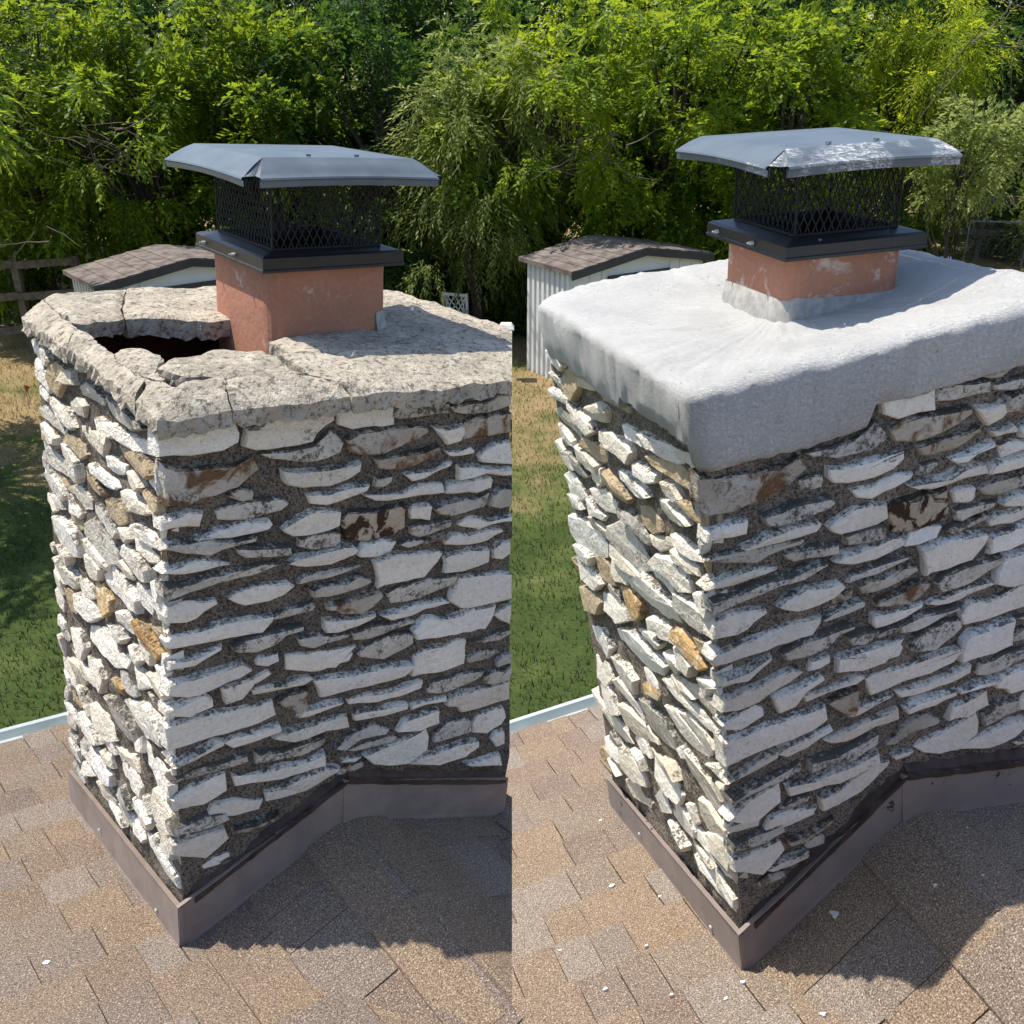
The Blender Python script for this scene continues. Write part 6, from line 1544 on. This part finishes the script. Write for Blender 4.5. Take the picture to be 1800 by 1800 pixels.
CROWNS = []
for i, (a, b, c, nc, ns, nl, ll, lw) in enumerate([
        (2.4, 1.7, 2.5, 105, 34, 8, .115, .056), (2.7, 1.8, 2.3, 110, 34, 8, .12, .052), (2.2, 1.6, 2.7, 100, 34, 8, .11, .058),
        (1.6, 1.3, 2.6, 90, 26, 11, .12, .030), (1.3, 1.0, 1.1, 55, 28, 7, .095, .05)]):
    CROWNS.append(leaves('crown_leaves', a, b, c, nc, ns, nl, ll, lw, 10 + i, spread=.36, droop=.6 if i == 3 else (.2, .45, .1, 0, .1)[i]))

def trunk_mesh(kind, zc, seed):
    r = random.Random(seed); m = MB(); cen = CROWNS[kind][1]
    top = zc + .9
    pts = [Vector((0, 0, 0))]; x = y = 0
    for k in range(1, 7):
        x += r.uniform(-.12, .12); y += r.uniform(-.1, .1); pts.append(Vector((x, y, top * k / 6)))
    w = .15 if kind < 3 else (.10 if kind == 3 else .04)
    m.tube(pts, [w * (1.25 - k / 6) for k in range(7)], 8)
    idx = list(range(len(cen))); r.shuffle(idx)
    for i in idx[:34]:
        c = Vector(cen[i]) + Vector((0, 0, zc)); k = r.uniform(.35, .85)
        j = min(6, max(1, int(k * 6))); p = pts[j]
        if c.z < p.z - .6: p = pts[max(1, j - 2)]
        mid = p.lerp(c, .5) + Vector((r.uniform(-.15, .15), r.uniform(-.15, .15), r.uniform(.0, .25)))
        m.tube([p, mid, c], [w * .38, w * .22, w * .06], 5)
    me = bpy.data.meshes.new('trunk'); me.from_pydata([tuple(v) for v in m.v], [], m.f); me.update(); me.materials.append(M['bark'])
    return me
TRUNKS = {}
def tree(px, Y, zc, kind, mat, rz, label, name='tree', group='trees behind the garden', s=1.0, py=300, spray=None):
    p = at(px, py, Y)
    root = empty(name, (p.x, Y, 0), label, 'tree' if name == 'tree' else 'shrub', group, (0, 0, rz))
    key = (kind, round(zc, 1))
    if key not in TRUNKS: TRUNKS[key] = trunk_mesh(kind, zc, len(TRUNKS) + 5)
    link(bpy.data.objects.new('trunk', TRUNKS[key]), root)
    me = CROWNS[kind][0]
    if not me.materials: me.materials.append(M['leaf_a'])
    o = bpy.data.objects.new('crown', me); link(o, root); o.location = (0, 0, zc); o.scale = (s, s, s)
    o.material_slots[0].link = 'OBJECT'; o.material_slots[0].material = M[mat]
    return root
FRONT = [
 (40, 18.6, 3.4, 0, 'leaf_a', .3, 'dark green pecan tree at the left edge above the dark rail fence', None),
 (255, 19.0, 3.5, 1, 'leaf_a', 1.2, 'broad green tree above the hidden shed, left of the clean cap', None),
 (470, 18.6, 3.1, 2, 'leaf_a', 2.2, 'green tree directly behind the clean blue-grey cap', None),
 (665, 18.8, 3.0, 0, 'leaf_c', 3.3, 'deep green tree above the right end of the clean cap', None),
 (835, 18.0, 2.9, 3, 'leaf_d', .8, 'pale feathery tree behind the lattice chair', None),
 (985, 18.8, 3.6, 1, 'leaf_a', 4.1, 'sunlit pecan tree rising behind the pale shed', None),
 (1175, 19.0, 3.5, 0, 'leaf_a', 5.0, 'yellow-green tree left of the paint-smeared cap', None),
 (1370, 18.8, 3.1, 2, 'leaf_a', .9, 'green tree directly behind the paint-smeared cap', None),
 (1590, 21.0, 3.9, 3, 'leaf_b', 1.9, 'bright lime feathery tree right of the paint-smeared cap', None),
 (1800, 27.6, 4.0, 2, 'leaf_c', 2.7, 'dark green tree at the right edge behind the grey rail fence', None),
]
for (px, Y, zc, k, mt, rz, lab, spr) in FRONT:
    tree(px, Y, zc, k, mt, rz, lab, spray=spr)
ORD = ['leftmost', 'second', 'third', 'fourth', 'fifth', 'sixth', 'seventh', 'eighth', 'ninth', 'tenth', 'eleventh', 'twelfth', 'thirteenth']
i = 0
for px in range(20, 1900, 210):
    tree(px + (i * 53) % 70, (21.5 if px < 1500 else 29.0) + (i * 37) % 10 * .14, 4.0, i % 3, 'leaf_c', i * 1.3, ORD[i] + ' tree from the left in the second row, half hidden by the front trees', group='second row of trees', s=1.12); i += 1  # darker leaves put the shade between the front trees into the colour
i = 0
for px in range(-30, 1960, 200):
    tree(px + (i * 31) % 90, (26.0 if px < 1500 else 31.0) + (i * 29) % 10 * .12, 5.2, (i + 1) % 3, 'leaf_c', i * 2.1, ORD[i] + ' dark tree from the left in the far row, seen through gaps', group='far row of trees', s=1.6); i += 1  # dark leaf colour stands in for deep shade in the gaps
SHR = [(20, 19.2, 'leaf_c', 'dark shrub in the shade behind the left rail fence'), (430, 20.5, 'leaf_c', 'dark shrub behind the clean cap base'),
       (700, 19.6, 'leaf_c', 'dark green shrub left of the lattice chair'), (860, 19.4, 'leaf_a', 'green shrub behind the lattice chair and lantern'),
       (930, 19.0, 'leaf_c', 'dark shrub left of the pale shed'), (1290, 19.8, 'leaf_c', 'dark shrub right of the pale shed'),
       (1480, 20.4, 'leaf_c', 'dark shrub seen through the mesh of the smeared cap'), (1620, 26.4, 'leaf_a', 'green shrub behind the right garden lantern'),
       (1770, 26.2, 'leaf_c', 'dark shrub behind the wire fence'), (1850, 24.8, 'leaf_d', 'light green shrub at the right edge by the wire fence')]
for i, (px, Y, mt, lab) in enumerate(SHR):
    tree(px, Y, 1.0, 4, mt, i * 1.1, lab, name='shrub', group='shrubs under the trees', py=480)
tree(-330, 11.4, 4.3, 1, 'leaf_a', 2.0, 'near tree at the far left edge whose crown shades the lawn', py=243)
tree(1706, 15.8, 3.45, 4, 'leaf_d', .4, 'pale yellow-green bushy tree beside the right end of the smeared cap', s=.72, py=290)

# bare dead branches tangled in the two pecan crowns, and the pale twigs
def dead_branch(px, py, Y, label, n=26, ln=1.2, seed=1):
    p = at(px, py, Y); root = empty('dead_branch', p, label, 'branch'); r = random.Random(seed); m = MB()
    for i in range(n):
        a = Vector((r.uniform(-.55, .55), r.uniform(-.3, .3), r.uniform(-.35, .4)))
        d = Vector((r.uniform(-1, 1), r.uniform(-.4, .4), r.uniform(-.7, .5))).normalized(); q = [a]
        for k in range(5): d = (d + Vector((r.uniform(-.4, .4), r.uniform(-.3, .3), r.uniform(-.4, .3)))).normalized(); q.append(q[-1] + d * ln * r.uniform(.12, .24))
        w = r.uniform(.006, .016); m.tube(q, [w, w * .85, w * .7, w * .5, w * .35, w * .2], 4)
    m.build('twig', M['twig'], root)
dead_branch(195, 262, 16.6, 'tangle of bare brown twigs left of the clean cap', 20, 1.0, 3)
dead_branch(1040, 270, 16.6, 'tangle of bare brown twigs left of the paint-smeared cap', 20, 1.0, 4)
dead_branch(1745, 75, 16.0, 'pale bare twigs in the dark tree at the upper right', 9, 1.3, 5)
dead_branch(40, 430, 15.2, 'small pale bare twig above the left rail fence', 6, .8, 6)
